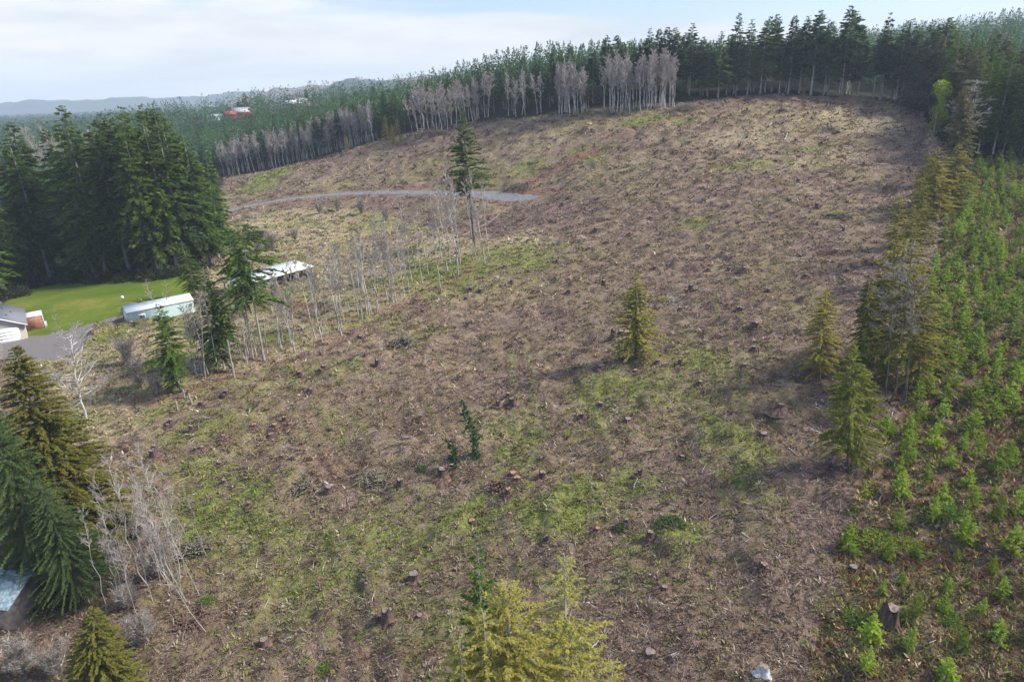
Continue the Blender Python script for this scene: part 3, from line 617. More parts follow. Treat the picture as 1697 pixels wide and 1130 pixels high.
SAPN = [conifer(195 + i, 2.8, .02, [.85, .75, .95][i], 120, 46, .20, .038, fuzz=.35, droop=.1, e0=.1, e1=1.0, pp=.85, tr=.02, mat='sapling', bark='bark', hang=-.1, name='fir_sapling', jag=.55, wood=False, seg=3) for i in range(3)]
DEAD = [conifer(200, 9, .15, 1.2, 60, 26, .45, .09, droop=.2, e0=.2, e1=.7, pp=.6, tr=.012, mat='dead_red', bark='bark', name='dead_conifer', jag=.8),
        conifer(201, 11, .12, 1.4, 70, 22, .45, .08, droop=.1, e0=.3, e1=.9, pp=.6, tr=.010, mat='dead_red', bark='bark_moss', name='dead_conifer', jag=.8)]
SLIM = [conifer(205 + i, 7, .02, .6, 110, 50, .3, .08, droop=.1, e0=.1, e1=.9, pp=.4, tr=.012, mat='fir', bark='bark', name='young_cedar', jag=.7, wobble=.02) for i in range(2)]
ALDER = [broadleaf(210 + i, 16, [.42, .5, .38, .55][i], [3.2, 2.7, 3.6, 2.8][i], [30, 26, 34, 24][i], 8, 6, tr=.0165, tw=.06, wob=.008) for i in range(4)]
ALDER_FAR = [broadleaf(220 + i, 17, [.42, .5, .35][i], [3.1, 2.6, 3.4][i], 36, 9, 8, tr=.018, tw=.085, twig='twig_pink', wob=.010, name='alder_tree') for i in range(3)]
YOUNG = [broadleaf(230 + i, 13, [.35, .45, .3][i], [2.0, 1.6, 2.2][i], [20, 18, 22][i], 7, 6, tr=.0072, tw=.014, wob=.010, bark='bark_pale') for i in range(3)]
WIDE = broadleaf(240, 11, .22, 4.6, 44, 9, 6, tr=.026, el=(.1, .9), tw=.022, wob=.016, bark='bark_alder', twig='wood_grey', name='bare_tree', botw=.8)
MAPLE = broadleaf(241, 26, .3, 8.0, 34, 8, 6, tr=.02, el=(.7, 1.25), tw=.06, twig='twig', name='bare_tree', stems=3, bark='bark_alder')
SNAGTW = [broadleaf(250 + i, 15, .5, 2.6, 50, 8, 6, tr=.013, el=(-.1, .5), tw=.028, twig='wood_grey', bark='bark_moss', name='bare_conifer', botw=.9) for i in range(2)]
THICKET = broadleaf(260, 5, .05, 2.4, 26, 7, 5, tr=.012, el=(.5, 1.2), tw=.028, stems=9, name='bare_thicket', twig='twig_brown')
THICK2 = broadleaf(261, 5, .03, 2.2, 20, 7, 5, tr=.012, el=(.6, 1.2), tw=.026, stems=9, name='bare_thicket', twig='twig_brown')
BUSH = [shrub(270, 2.2, 900, 'bush', .7, .10, .8), shrub(271, 1.5, 900, 'sapling', .3, .05, .7, 'leafy_bush'), shrub(272, 2.4, 1300, 'bush', .6, .06, .6)]

# ------------------------------------------------------------------ forest edge behind the clearcut
def along(pl, sp, off0, rows_, seed, inward):
    rng = np.random.default_rng(seed); pl = np.array([p[:2] for p in pl]); seg = np.r_[0, np.cumsum(np.hypot(*np.diff(pl, axis=0).T))]
    res = []
    for r in range(rows_):
        t = np.arange(0, seg[-1], sp) + rng.uniform(-.35, .35, len(np.arange(0, seg[-1], sp))) * sp + (sp / 2 if r % 2 else 0)
        t = np.clip(t, 0, seg[-1] - .01); x = np.interp(t, seg, pl[:, 0]); y = np.interp(t, seg, pl[:, 1])
        k = np.clip(np.searchsorted(seg, t) - 1, 0, len(pl) - 2); dx = pl[k + 1, 0] - pl[k, 0]; dy = pl[k + 1, 1] - pl[k, 1]; L = np.hypot(dx, dy)
        nx, ny = -dy / L * inward, dx / L * inward; o_ = (np.where(t / seg[-1] > .74, 1.5, off0) if off0 == 8.0 else off0) + r * sp * .9 + rng.uniform(-.3, .3, len(t)) * sp
        for a, b, c in zip(x + nx * o_, y + ny * o_, t / seg[-1]): res.append((a, b, c, r))
    return res
taken = []
E1 = W2([(370,295),(500,270),(620,235),(700,215),(800,200),(920,192),(1120,170),(1280,157),(1440,165),(1530,185)])
HT = lambda t: np.interp(t, [0, .25, .45, .62, .75, .9, 1], [18, 17, 16, 18.5, 24, 27, 24])
def LAB_E(t, r):
    w = 'above the long alder belt' if t < .33 else 'between alder belt and alder clumps' if t < .55 else 'behind the pinkish alder clumps' if t < .68 else 'near the big bare maple' if t < .8 else 'around the tallest jagged fir' if t < .95 else 'at the right corner of the clearcut top'
    return ['front rank dark fir, trunk bare below, ', 'dark fir of the second rank, ', 'third rank dark fir, only top showing, '][r] + w
rngE = np.random.default_rng(77)
for x, y, t, r in along(E1, 5.2, 8.0, 3, 1, 1):
    Hh = HT(t) * rngE.uniform(.72, 1.2) * (1 if r else .95)
    pr = EDGE[rngE.integers(0, 5)] if t > .55 or r else EDGE[rngE.integers(0, 5)]
    plant(pr, (x, y, float(gz(x, y)) - .3), Hh, rngE.uniform(0, 6.28), LAB_E(t, r), 'fir tree', 'firs along the forest edge, ' + LAB_E(t, r), (rngE.normal(0, .012), 0), rngE.uniform(.85, 1.2) * (1.3 if t > .6 else 1.05)); taken.append((x, y))
for (ub, vb, ut, vt, lab, pr) in [(1457,166,1476,17,'tallest jagged fir of the forest edge, long bare trunk, top near the upper frame',BIGFIR),(1368,152,1376,30,'tall broad dark fir left of the tallest jagged fir at the top of the clearcut',GROVE[2]),(1390,155,1402,45,'tall fir with long grey trunk between the broad dark fir and the tallest jagged fir',EDGE[0]),
        (1279,153,1292,35,'tall straight fir with a slender pale trunk beside the big bare maple',EDGE[2]),(1315,150,1325,45,'straight pale trunked fir right of the slender fir near the bare maple',EDGE[4]),(1404,155,1421,18,'thin topped fir with sparse spire rising above its neighbours',BIGFIR),(1505,178,1520,80,'brown tinged cedar at the right corner of the clearcut top',CEDAR[2]),
        (1540,190,1563,55,'dull olive cedar with ragged top at the right end of the forest edge',CEDAR[2]),(1520,188,1540,75,'dull green cedar left of the ragged topped cedar',CEDAR[2]),(1165,158,1168,65,'fir with white lower trunk just right of the alder clump',EDGE[1]),(1215,157,1217,60,'fir with pale trunk left of the bare maple',EDGE[3])]:
    plant_px(pr, ub, vb, ut, vt, lab, 'cedar tree' if pr is CEDAR[2] else 'fir tree', None, 1.0)
for (ub, vb, ut, vt, lab) in [(1244,154,1250,66,'big bare maple with fan shaped crown against the dark forest edge')]:
    plant_px(MAPLE, ub, vb, ut, vt, lab, 'bare tree', None, .75)
plant_px(EDGE[1], 975, 185, 975, 118, 'single green fir standing between the two pinkish alder clumps', 'fir tree')
plant_px(MAPLE, 940, 0 + 188, 940, 120, 'low bare grey tree at the left end of the alder clump on the hill', 'bare tree', None, .6)
# bare alders in front of the forest edge
def alder_group(pts, n, hpx, seed, label, depth=7, spread=1.0):
    rng = np.random.default_rng(seed); pl = np.array(W2(pts)); seg = np.r_[0, np.cumsum(np.hypot(*np.diff(pl, axis=0).T))]
    for i in range(n):
        t = (i + rng.uniform(-.3, 1.3)) / n * seg[-1]; t = min(max(t, 0), seg[-1]); x = np.interp(t, seg, pl[:, 0]); y = np.interp(t, seg, pl[:, 1]); o_ = rng.uniform(-.15, 1) ** 1 * depth
        y += o_ - .5; x -= o_ * .1; Hh = hpx * rng.uniform(.8, 1.12)
        plant(ALDER_FAR[rng.integers(0, 3)], (x, y, float(gz(x, y)) - .2), Hh, rng.uniform(0, 6.28), label, 'alder tree', label, (rng.normal(-.03, .05), rng.normal(0, .03)), rng.uniform(.95, 1.4))
alder_group([(368,294),(430,284),(500,268),(560,250),(622,232)], 92, 15.5, 11, 'bare pinkish alder in the long belt at the left edge of the upper clearcut', 9)
alder_group([(683,222),(740,212),(800,201),(815,198)], 30, 16.5, 12, 'bare pale alder in the middle strip below the dark firs', 6)
alder_group([(835,198),(900,192)], 7, 15, 13, 'thin bare alder among dark trunks left of the hilltop alder clump', 5)
alder_group([(925,193),(950,191),(978,189)], 20, 16.5, 14, 'bare pink topped alder in the smaller clump jutting into the clearcut', 6)
alder_group([(1005,190),(1050,187),(1090,184),(1118,174)], 44, 17.5, 15, 'white trunked bare alder in the dense pinkish clump at the top of the clearcut', 8)
for i, (u, v, vt) in enumerate([(640,233,190),(660,224,195),(575,255,225),(665,236,215),(350+302,238,205)]):
    plant_px(MOSSY[1], u, v, u - 3, vt, ['thin half dead conifer at the forest edge beside the alder belt', 'pale brown young conifer at the foot of the forest edge', 'small olive conifer among the alder belt', 'rust tinged small conifer at the end of the alder belt', 'stunted mossy conifer in front of the dark wood'][i], 'conifer')

# ------------------------------------------------------------------ the dark grove behind the lawn
G1 = W2([(0,500),(42,470),(100,461),(160,462),(220,461),(285,456),(325,447),(352,440)])
LAB_G = ['tall dark fir, front rank of grove behind the lawn', 'tall dark fir, second rank of grove behind the lawn', 'tall dark fir, third rank of grove behind the lawn', 'tall dark fir, last rank of grove behind the lawn']
for x, y, t, r in along(G1, 6.4, 3.0, 4, 2, 1):
    Hh = np.interp(t, [0, .12, .3, .5, .7, .9, 1], [29, 32, 37, 38, 38, 36, 32]) * rngE.uniform(.85, 1.08)
    pr = GROVE_L[rngE.integers(0, 2)] if (rngE.random() < .35 or t > .93) else GROVE[rngE.integers(0, 4)]
    plant(pr, (x, y, float(gz(x, y)) - .3), Hh, rngE.uniform(0, 6.28), LAB_G[r] + (', left end' if t < .3 else ', left of centre' if t < .5 else ', right of centre' if t < .75 else ', right end'), 'fir tree', 'firs of the dark grove: ' + LAB_G[r] + str(int(t > .3) + int(t > .5) + int(t > .75)), (rngE.normal(-.02, .015), 0), rngE.uniform(.95, 1.3))
for (ub, vb, ut, vt, lab) in [(350,436,305,238,'lighter green fir on the right end of the dark grove'),(362,425,340,245,'bright green fir forming the right edge of the dark grove'),(372,418,352,290,'lower bright fir at the grove corner next to the clearcut')]:
    plant_px(GROVE_L[0], ub, vb, ut, vt, lab, 'fir tree')
for i, (u, v) in enumerate([(20,492),(60,474),(95,468),(130,466),(170,466),(215,464),(255,462),(283,458),(330,450)]):
    g = ground(u, v); plant(BUSH[0], g - [0, 0, .2], 2.6, i, 'dark bramble bush at the foot of the grove along the lawn edge', 'bush', 'dark brambles along the lawn edge', wide=1.3)

# ------------------------------------------------------------------ forest on the right of the clearcut
E2 = W2([(1532,186),(1560,225),(1590,252),(1620,262),(1697,268)]) + [np.array((150., 158.)), np.array((190., 150.))]
for x, y, t, r in along(E2, 6.2, 3.5, 5, 3, 1):
    if x < 100 + (y - 150) * .45: continue
    Hh = rngE.uniform(21, 27) * (1 - .02 * r)
    pr = [GROVE[1], GROVE[3], GROVE_L[0], GROVE_L[1], CEDAR[2]][rngE.integers(0, 5)]
    plant(pr, (x, y, float(gz(x, y)) - .3), Hh, rngE.uniform(0, 6.28), ['full crowned fir in the front rank of the forest beyond the young plantation', 'full crowned fir behind the front rank beyond the young plantation'][min(r, 1)], 'fir tree', 'trees of the forest beyond the young plantation', (rngE.normal(.0, .02), 0), rngE.uniform(.8, 1.05))

# ------------------------------------------------------------------ row of alders and firs along the old field
ROW = [(567,555,530,395,0),(570,531,548,400,1),(579,516,560,405,3),(594,525,575,400,1),(627,509,603,395,2),(636,474,625,385,3),(667,498,645,405,0),(670,490,655,370,1),(683,468,662,330,2),(689,446,672,345,3),(710,457,693,340,0),
 (731,481,712,370,1),(728,460,708,330,2),(731,429,720,300,1),(747,437,735,310,0),(759,458,738,270,2),(788,423,768,300,1),(805,440,782,280,0),(810,429,795,300,3),(524,565,492,430,3),(535,569,505,435,1),(534,550,512,440,2),(468,584,437,455,1),(470,573,445,450,3),(489,586,458,455,0),
 (700,470,684,350,1),(652,500,634,400,3),(413,592,380,470,1),(405,595,375,480,3),(400,588,372,475,0),(363,619,335,480,1),(346,622,318,500,3),(325,622,300,505,0),(742,450,724,300,3),(678,480,660,365,0)]
ALB = ['pale trunked', 'dark mossy trunked', 'thin leaning', 'twin topped']
for i, (a, b, c, d, k) in enumerate(ROW):
    where = 'left end of the field row, among firs' if a < 480 else ('middle of the field row' if a < 650 else 'upper end of the field row')
    plant_px(ALDER[k], a, b, c, d, f'{ALB[k]} bare alder at the {where}', 'alder tree', f'{ALB[k]} alders, {where}', .8)
for i, (a, b, c, d, k, w, lab) in enumerate([(438,600,396,362,2,1.0,'tall fir with very long bare pale trunk and high crown in the field row'),(303,650,262,500,0,1.15,'green fir with a bare leaning pale trunk nearest the fence posts'),(296,648,268,560,1,.9,'low bushy green fir beside the leaning trunk near the fence posts'),
     (372,612,335,440,1,.85,'green fir with twin grey trunks in front of the long pale shed'),(385,600,345,470,0,.8,'slender green fir right of the twin trunk fir'),(325,492,300,398,1,1.15,'dense bright green fir at the corner of the lawn behind the long shed'),(420,598,390,400,2,.7,'thin fir with ragged foliage behind the long bare trunk'),
     (345,600,318,520,2,.8,'ragged dark fir with drooping boughs in front of the shed wall'),(410,500,385,375,0,.8,'mid green fir left of the open pole barn')]):
    plant_px(ROWFIR[k], a, b, c, d, lab, 'fir tree', None, w * 1.3)
plant_px(DOUGLAS, 787, 408, 764, 178, 'lone tall green fir rising above the alder row, in front of the gravel road', 'fir tree', None, 1.2)
# more slender stems filling the row
rng_ = np.random.default_rng(64)
for i in range(34):
    k = rng_.uniform(0, 1); u = np.interp(k, [0, .33, .6, .85, 1], [330, 450, 580, 700, 800]) + rng_.normal(0, 6); v = np.interp(u, [330, 440, 560, 680, 760, 800], [625, 592, 545, 490, 450, 428]) + rng_.uniform(-16, 6)
    w_ = 'left end of the field row, behind the firs' if k < .33 else 'middle of the field row, behind the front trunks' if k < .7 else 'upper end of the field row, behind the front trunks'
    plant_px(ALDER[i % 4], u, v, u - rng_.uniform(6, 30), v - rng_.uniform(85, 150), f'thin bare alder at the {w_}', 'alder tree', f'thin alders, {w_}', .85)
# broken pale snag in the row
def snag(ub, vb, ut, vt, lab, r=.16, mat='wood_grey'):
    g = ground(ub, vb); t = at(ut, vt, g[1]); mb = MB(); rng = np.random.default_rng(int(ub)); n = 7
    P_ = np.array([g + (t - g) * k + rng.normal(0, .05, 3) * (0 < k < 1) for k in np.linspace(0, 1, n)]) - g; P_[0, 2] -= .3
    rr = np.linspace(r, r * .45, n); V, Fq = tubes(P_[:-1], P_[1:], rr[:-1], rr[1:], 7); mb.add(V, Fq)
    o = thing('broken_snag', lab, 'dead tree', g); link('trunk', mb.me('trunk', MAT[mat], True), o)
    m2 = MB(); k = rng.integers(2, n - 1, 9); b = P_[k] + rng.normal(0, .1, (9, 3)); az = rng.random(9) * 6.28
    d = np.stack([np.cos(az), np.sin(az), rng.uniform(-.1, .7, 9)], 1); V, Fq = tubes(b, b + d * rng.uniform(.4, 1.6, (9, 1)), np.full(9, .03), np.full(9, .012), 4); m2.add(V, Fq)
    link('branch_stub', m2.me('branch_stub', MAT[mat]), o)
snag(389, 628, 376, 562, 'short broken yellowish snag at the front of the field row'); 
snag(1545, 228, 1563, 142, 'thin leaning dead trunk wrapped in bright green ivy by the upper property line', .2)
for i, (a, b, s) in enumerate([(1560,150,2.2),(1556,172,1.9),(1554,192,2.2),(1550,212,1.8),(1548,228,1.6)]):
    D = ground(1545, 228)[1]; p_ = at(a, b, D); o = link('ivy_clump', BUSH[1]['parts'][0][1], label='bright green ivy clump clinging to the leaning dead trunk by the upper property line', category='ivy', group='ivy clumps on the leaning dead trunk'); o.location = p_; o.scale = (s,) * 3; o.rotation_euler = (1.2, 0, i)

plant_px(WIDE, 142, 697, 108, 540, 'big pale bare tree with wide spreading crown in the rough field by the driveway', 'bare tree', None, 1.0)
plant_px(YOUNG[1], 147, 682, 140, 590, 'slim dark bare tree beside the wide spreading bare tree', 'bare tree')
plant_px(YOUNG[0], 98, 548, 88, 508, 'small pale bare tree on the lawn next to the driveway', 'bare tree', None, 1.6)
plant_px(YOUNG[2], 258, 530, 245, 460, 'bare tree behind the left end of the long pale shed', 'bare tree', None, 1.8)
plant_px(YOUNG[0], 285, 525, 272, 462, 'thin bare tree behind the middle of the long pale shed', 'bare tree', None, 1.6)
plant_px(YOUNG[2], 350, 520, 335, 440, 'pale bare tree at the right end of the long pale shed', 'bare tree', None, 1.8)
for i, (a, b, h_, lab) in enumerate([(215,605,5.0,'grey twiggy thicket below the long pale shed'),(235,640,4.5,'dark bare thicket at the foot of the leaning fir'),(262,655,3.5,'brown twiggy thicket next to the fence posts'),(450,412,4.5,'broad grey thicket above the pole barn'),(490,400,4,'dark rounded thicket by the field track'),(430,420,4,'low brown thicket at the left of the field track'),
      (560,350,5,'pale bare thicket below the gravel road'),(600,355,5,'twiggy thicket in the middle below the gravel road'),(640,365,5,'bare grey thicket left of the alder cluster'),(530,355,4.5,'sparse bare thicket left below the gravel road')]):
    g = ground(a, b); plant(THICKET if i % 2 else THICK2, g - [0, 0, .2], h_, i * 1.7, lab, 'thicket', wide=1.0 if i != 3 else 1.5)
for i, (a, b, c, d) in enumerate([(413,352,409,325),(536,372,522,320),(545,365,535,318),(420,385,412,350),(425,388,418,345),(610,365,602,330)]):
    plant_px(ALDER[i % 4], a, b, c, d, 'small dark bare alder scattered below the gravel road', 'alder tree', 'small alders below the gravel road', .9)

# thin leaning alders, lower left
for i, (a, b, c, d, lab) in enumerate([(344,1053,240,880,'dark slender alder leaning left, nearest the red stump roots'),(342,917,298,790,'thin alder leaning over the grass at the edge of the thicket'),(316,908,262,770,'slim pale alder left of the one at the grass edge'),(299,963,215,745,'long thin alder arching left in the thicket'),(251,984,178,735,'tall pale leaning alder in the thicket'),
      (213,950,150,770,'thin alder behind the tall blue green fir'),(205,994,140,800,'thin grey alder rising from the thicket beside the fir'),(177,1020,130,830,'dark thin alder close to the bushy cedar'),(286,994,228,790,'alder with curved lower trunk in the thicket'),(251,1091,236,1000,'short bare stem beside the bushy cedar'),(290,965,228,720,'tallest thin alder in the thicket, crown above the old stumps'),(232,1030,165,850,'grey alder between the cedar and the thicket')]):
    plant_px(YOUNG[i % 3], a, b, c, d, lab, 'alder tree', None, 1.25 if i in (3, 4, 10) else 1.0)
for i, (a, b, h_, lab) in enumerate([(265,960,3.0,'pinkish bare thicket around the thin alders'),(215,1010,3.0,'tangled bare thicket left of the thin alders'),(240,1075,3.0,'pale tangled thicket right of the bushy cedar'),(190,930,3.2,'bare thicket behind the blue green fir'),(40,1110,3.4,'olive bare thicket in the bottom left corner'),(95,1115,3.2,'bare thicket left of the bushy cedar'),(230,880,2.5,'brown thicket at the back of the alder stand')]):
    g = ground(a, b); plant(THICK2 if i % 2 else THICKET, g - [0, 0, .2], h_, i * 1.3, lab, 'thicket', wide=1.25)

for i in range(16):
    u = rng_.uniform(190, 335); v = rng_.uniform(900, 1030); plant_px(YOUNG[i % 3], u, v, u - rng_.uniform(35, 75), v - rng_.uniform(110, 190), 'thin grey stem among the leaning alders of the lower left thicket', 'alder tree', 'thin grey stems of the lower left thicket', 1.1)
# big conifers, lower left
plant_px(CEDAR[0], 120, 900, 22, 566, 'large olive brown cedar behind the blue green fir at the left edge', 'cedar tree', None, 1.5)
plant_px(BLUEFIR, 92, 965, -40, 640, 'large blue green fir filling the left edge', 'fir tree', None, .95)
plant_px(BLUEFIR, 135, 985, 60, 790, 'lower green fir half hidden beside the large blue green fir', 'fir tree', None, 1.3)
plant_px(CEDAR[1], 190, 1230, 150, 1000, 'bushy golden green cedar at the bottom left of the frame', 'cedar tree', None, 1.25)
# bottom centre
def near(pr, ut, vt, D, lab, wide=1.0, cat='conifer', dz=0):
    t = at(ut, vt, D); g = float(gz(t[0], t[1])); plant(pr, (t[0], t[1], g - .2), t[2] - g, RNG.uniform(0, 6.28), lab, cat, None, (0, 0), wide)
near(MOSSN[0], 838, 948, 25, 'large golden mossy conifer at the bottom centre of the frame', 1.6)
near(MOSSN[0], 800, 1000, 24, 'golden mossy conifer leaning out left of the large one at the bottom', 1.4)
near(MOSSN[1], 935, 905, 27, 'thin olive conifer with dark trunk right of the golden conifers', 1.4)
near(MOSSN[1], 1015, 1085, 23, 'bright mossy conifer top cut by the bottom edge', .9)
near(ROWFIR[1], 790, 893, 28, 'pale green feathery fir top behind the golden conifers', .75, 'fir tree')
near(MOSSN[1], 760, 1040, 23.5, 'low golden conifer top at the left of the bottom group', 1.1)

# ------------------------------------------------------------------ conifers on the clearcut and along the right property line
for i, (a, b, c, d, k, w, lab) in enumerate([(1053,602,1054,446,0,1.15,'lone sparse olive conifer in the middle of the clearcut'),(1358,628,1370,474,1,.95,'slim golden conifer at the edge of the clearcut'),(1402,785,1416,558,3,.74,'broad yellow green conifer nearest the camera on the property line'),
     (1432,610,1446,468,1,.7,'narrow golden conifer behind the bright green fir'),(1500,660,1520,440,2,1.0,'golden conifer with dark trunk right of the grey twin trunks'),(1520,640,1540,470,0,.8,'mossy conifer on the right side of the property line group'),(1450,600,1470,420,0,.8,'golden mossy conifer at the left of the property line group'),(1478,590,1500,395,2,1.0,'grey topped mossy conifer in the middle of the property line group'),
     (1500,480,1516,335,0,.85,'bushy golden conifer above the property line group'),(1480,440,1492,320,1,.9,'thin brownish conifer left of the bushy golden one'),(1520,410,1530,290,0,.9,'golden conifer halfway up the property line'),(1545,360,1556,240,0,1.35,'broad golden mossy tree high on the property line'),(1575,340,1590,235,0,1.4,'round olive mossy tree beside the plantation top'),
     (1530,345,1540,250,1,1.1,'pale mossy tree left of the broad golden one'),(1470,640,1466,560,3,.8,'low mossy conifer at the foot of the grey twin trunks'),(1440,700,1430,600,3,.9,'low yellow green conifer behind the broad one'),(1536,600,1552,500,1,.9,'small mossy conifer next to the saplings')]):
    plant_px(MOSSY[k], a, b, c, d, lab, 'conifer', None, w * 1.28)
plant_px(CEDAR[2], 1588, 300, 1600, 140, 'large grey olive mossy tree at the upper corner of the plantation', 'cedar tree', None, .85)
plant_px(SNAGTW[0], 1590, 285, 1602, 128, 'bare twigged tree in front of the dark forest corner', 'bare tree', None, 1.7)
plant_px(SNAGTW[1], 1535, 290, 1548, 215, 'grey bare conifer at the foot of the ivy trunk', 'bare tree', None, 1.4)
plant_px(SNAGTW[0], 1467, 665, 1494, 420, 'tall grey conifer with bare trunk and twiggy top on the property line', 'bare conifer', None, 1.0)
plant_px(SNAGTW[1], 1474, 668, 1500, 400, 'second bare grey trunk close beside the twiggy topped conifer', 'bare conifer', None, .9)
plant_px(ROWFIR[1], 1428, 600, 1442, 448, 'narrow bright green fir on the property line', 'fir tree', None, .8)
plant_px(ROWFIR[1], 1420, 640, 1436, 540, 'lower bright green fir in front of the narrow one', 'fir tree', None, 1.1)
for a, b, c, d, k, lab in [(1409,212,1411,155,0,'rusty red dead conifer near the top of the clearcut'),(1393,275,1397,222,0,'rusty brown dead conifer right of centre in the upper clearcut'),(1331,185,1333,145,0,'small orange brown dead conifer below the forest edge'),(1172,312,1175,250,1,'thin sparse brown conifer alone in the upper clearcut'),(812,195,814,182,0,'tiny reddish conifer at the forest edge')]:
    plant_px(DEAD[k], a, b, c, d, lab, 'dead conifer', None, 1.1)
plant_px(SLIM[0], 792, 762, 750, 668, 'slender dark green cedar leaning left in the lower clearcut', 'young cedar', None, 1.1)
plant_px(SLIM[1], 757, 782, 743, 722, 'short dark green cedar beside the leaning slender one', 'young cedar', None, 1.5)

# ------------------------------------------------------------------ young plantation
rs = np.random.default_rng(9); pts = []
PL = np.array(PLANT)
cand = rs.uniform([15, 24], [165, 172], (70000, 2)); cand = cand[pip(cand[:, 0], cand[:, 1], PL)]
lim = cand[:, 0] < cand[:, 1] * .86 + 20; cand = cand[lim]
edge_d = dpoly(cand[:, 0], cand[:, 1], W2([(1330,1130),(1400,900),(1430,800),(1480,700),(1520,560),(1560,400),(1575,330)]))
sp_ = []
for c, e in zip(cand, edge_d):
    if e < (3.0 if c[1] < 55 else 1.5) and rs.random() < .93: continue
    if c[1] < 48 and rs.random() < .25: continue
    if all((c[0] - p[0]) ** 2 + (c[1] - p[1]) ** 2 > 4.6 for p in sp_): sp_.append(c)
    if len(sp_) > 1300: break
sp_ = np.array(sp_); Hs = rs.uniform(1.7, 4.0, len(sp_)) * np.interp(sp_[:, 1], [30, 60, 170], [.75, 1.0, 1.05]); order = np.argsort(-Hs / np.hypot(sp_[:, 0], sp_[:, 1]) * np.where(sp_[:, 0] < sp_[:, 1] * .84 + 1.5, 1, .001))
zsp = gz(sp_[:, 0], sp_[:, 1])
for j, i in enumerate(order[:285]):
    x, y = sp_[i]
    lab = ('bright green fir sapling in the sparse lower plantation' if y < 55 else 'bright green fir sapling in the dense middle of the plantation' if y < 95 else 'fir sapling in the upper plantation below the dark forest')
    lab += ' near the mossy conifer line' if x / y < .62 else ' towards the right frame edge' if x / y > .71 else ''
    plant(SAPN[rs.integers(0, 3)] if y < 62 else SAP[rs.integers(0, 4)], (x, y, zsp[i] - .1), Hs[i] * (.85 if y < 62 else 1), rs.uniform(0, 6.28), lab, 'sapling', lab.replace('sapling', 'saplings'), (rs.normal(0, .04), 0), rs.uniform(.8, 1.35))
rest = order[285:]
def mesh_arrays(me):
    V = np.empty(len(me.vertices) * 3, np.float32); me.vertices.foreach_get('co', V); Fq = np.empty(len(me.loops), np.int32); me.loops.foreach_get('vertex_index', Fq)
    return V.reshape(-1, 3), Fq.reshape(-1, 4)
if len(rest):
    V0, F0 = mesh_arrays(SAP[0]['parts'][1][1]); k = Hs[rest] / 3.6
    V, Fq = merge(V0, F0, np.stack([sp_[rest, 0], sp_[rest, 1], zsp[rest] - .1], 1), k, rs.uniform(0, 6.28, len(rest)))
    trv = np.repeat(rs.random(len(rest)), len(V0)); o = link('distant_saplings', mesh('distant_saplings', V, [Fq], dict(tint=rs.random(len(V) // 4).repeat(4), tr=trv), False, [MAT['sapling']]), kind='stuff')
    o['label'] = 'remaining small fir saplings filling the plantation'; o['category'] = 'saplings'

# ------------------------------------------------------------------ the rest of the woods, far beyond counting
rf = np.random.default_rng(21)
def lowfir(seed, n, Hh=24., R=4.3):
    rng = np.random.default_rng(seed); s = rng.random(n) ** .9; z = Hh * (.25 + .73 * s); r = R * (1 - s) ** .75 * rng.uniform(.2, .75, n); az = rng.random(n) * 6.28
    dh = np.stack([np.cos(az), np.sin(az), 0 * az], 1); p_ = dh * r[:, None] + np.array([0, 0, 1.]) * z[:, None]
    d = nrm(dh + np.array([0, 0, 1.]) * rng.uniform(-.35, .5, n)[:, None] + rng.normal(0, .3, (n, 3))); wv = nrm(np.cross(d, np.array([0, 0, 1.]) + rng.normal(0, .6, (n, 3))))
    L = (.7 + 2.5 * (1 - s)) * rng.uniform(.6, 1.1, n); V, Fq = kites(p_, d, wv, L, L * .26, rng)
    top = kites(np.array([[0, 0, Hh * .9]] * 3), nrm(np.array([[.02, 0, 1.], [-.02, .02, 1], [0, -.02, 1]])), np.array([[1., 0, 0], [.5, .86, 0], [.5, -.86, 0]]), np.full(3, Hh * .1), np.full(3, .22), rng)
    V = np.concatenate([V, top[0]]); Fq = np.concatenate([Fq, top[1] + n * 4]); return V, Fq
pos = []
# jittered grid, spacing growing with distance
ys = 120.0
while ys < 1900:
    spc = 5.0 if ys < 430 else max(5.0, ys / 62)
    xs = np.arange(-1.05 * ys - 40, 1.05 * ys + 40, spc); xs = xs + rf.uniform(-.45, .45, len(xs)) * spc; yy = ys + rf.uniform(-.45, .45, len(xs)) * spc
    pos.append(np.stack([xs, yy, np.full(len(xs), spc)], 1)); ys += spc
pos = np.concatenate(pos)
vis = (np.abs(pos[:, 0] / pos[:, 1]) < .93) & ~((pos[:, 0] < -30) & (pos[:, 1] < 165)) & ~((pos[:, 0] > 40) & (pos[:, 1] < 160))
pos = pos[vis]
o_in = pip(pos[:, 0], pos[:, 1], OPEN_); dd_ = dpoly(pos[:, 0], pos[:, 1], list(OPEN_) + [OPEN_[0]])
keep = ~o_in & (dd_ > np.where(pos[:, 0] > 125, 26, np.where((pos[:, 1] < 225) & (pos[:, 0] < -40), 24, np.where(pos[:, 0] > 70, 15, 21.5))))
HOUSES = [(388,197,560),(480,178,600),(345,200,560)]
for c in HOUSES:
    h = at(*c); keep &= ~((np.abs(pos[:, 0] / pos[:, 1] - h[0] / h[1]) < .028) & (pos[:, 1] > h[1] - 45) & (pos[:, 1] < h[1] + 18))
pos = pos[keep]
PROT = [lowfir(300 + i, 150) for i in range(4)]; PROTF = [lowfir(310 + i, 60) for i in range(4)]
zt = gz(pos[:, 0], pos[:, 1]); allV, allF, allT, allR = [], [], [], []; nv = 0
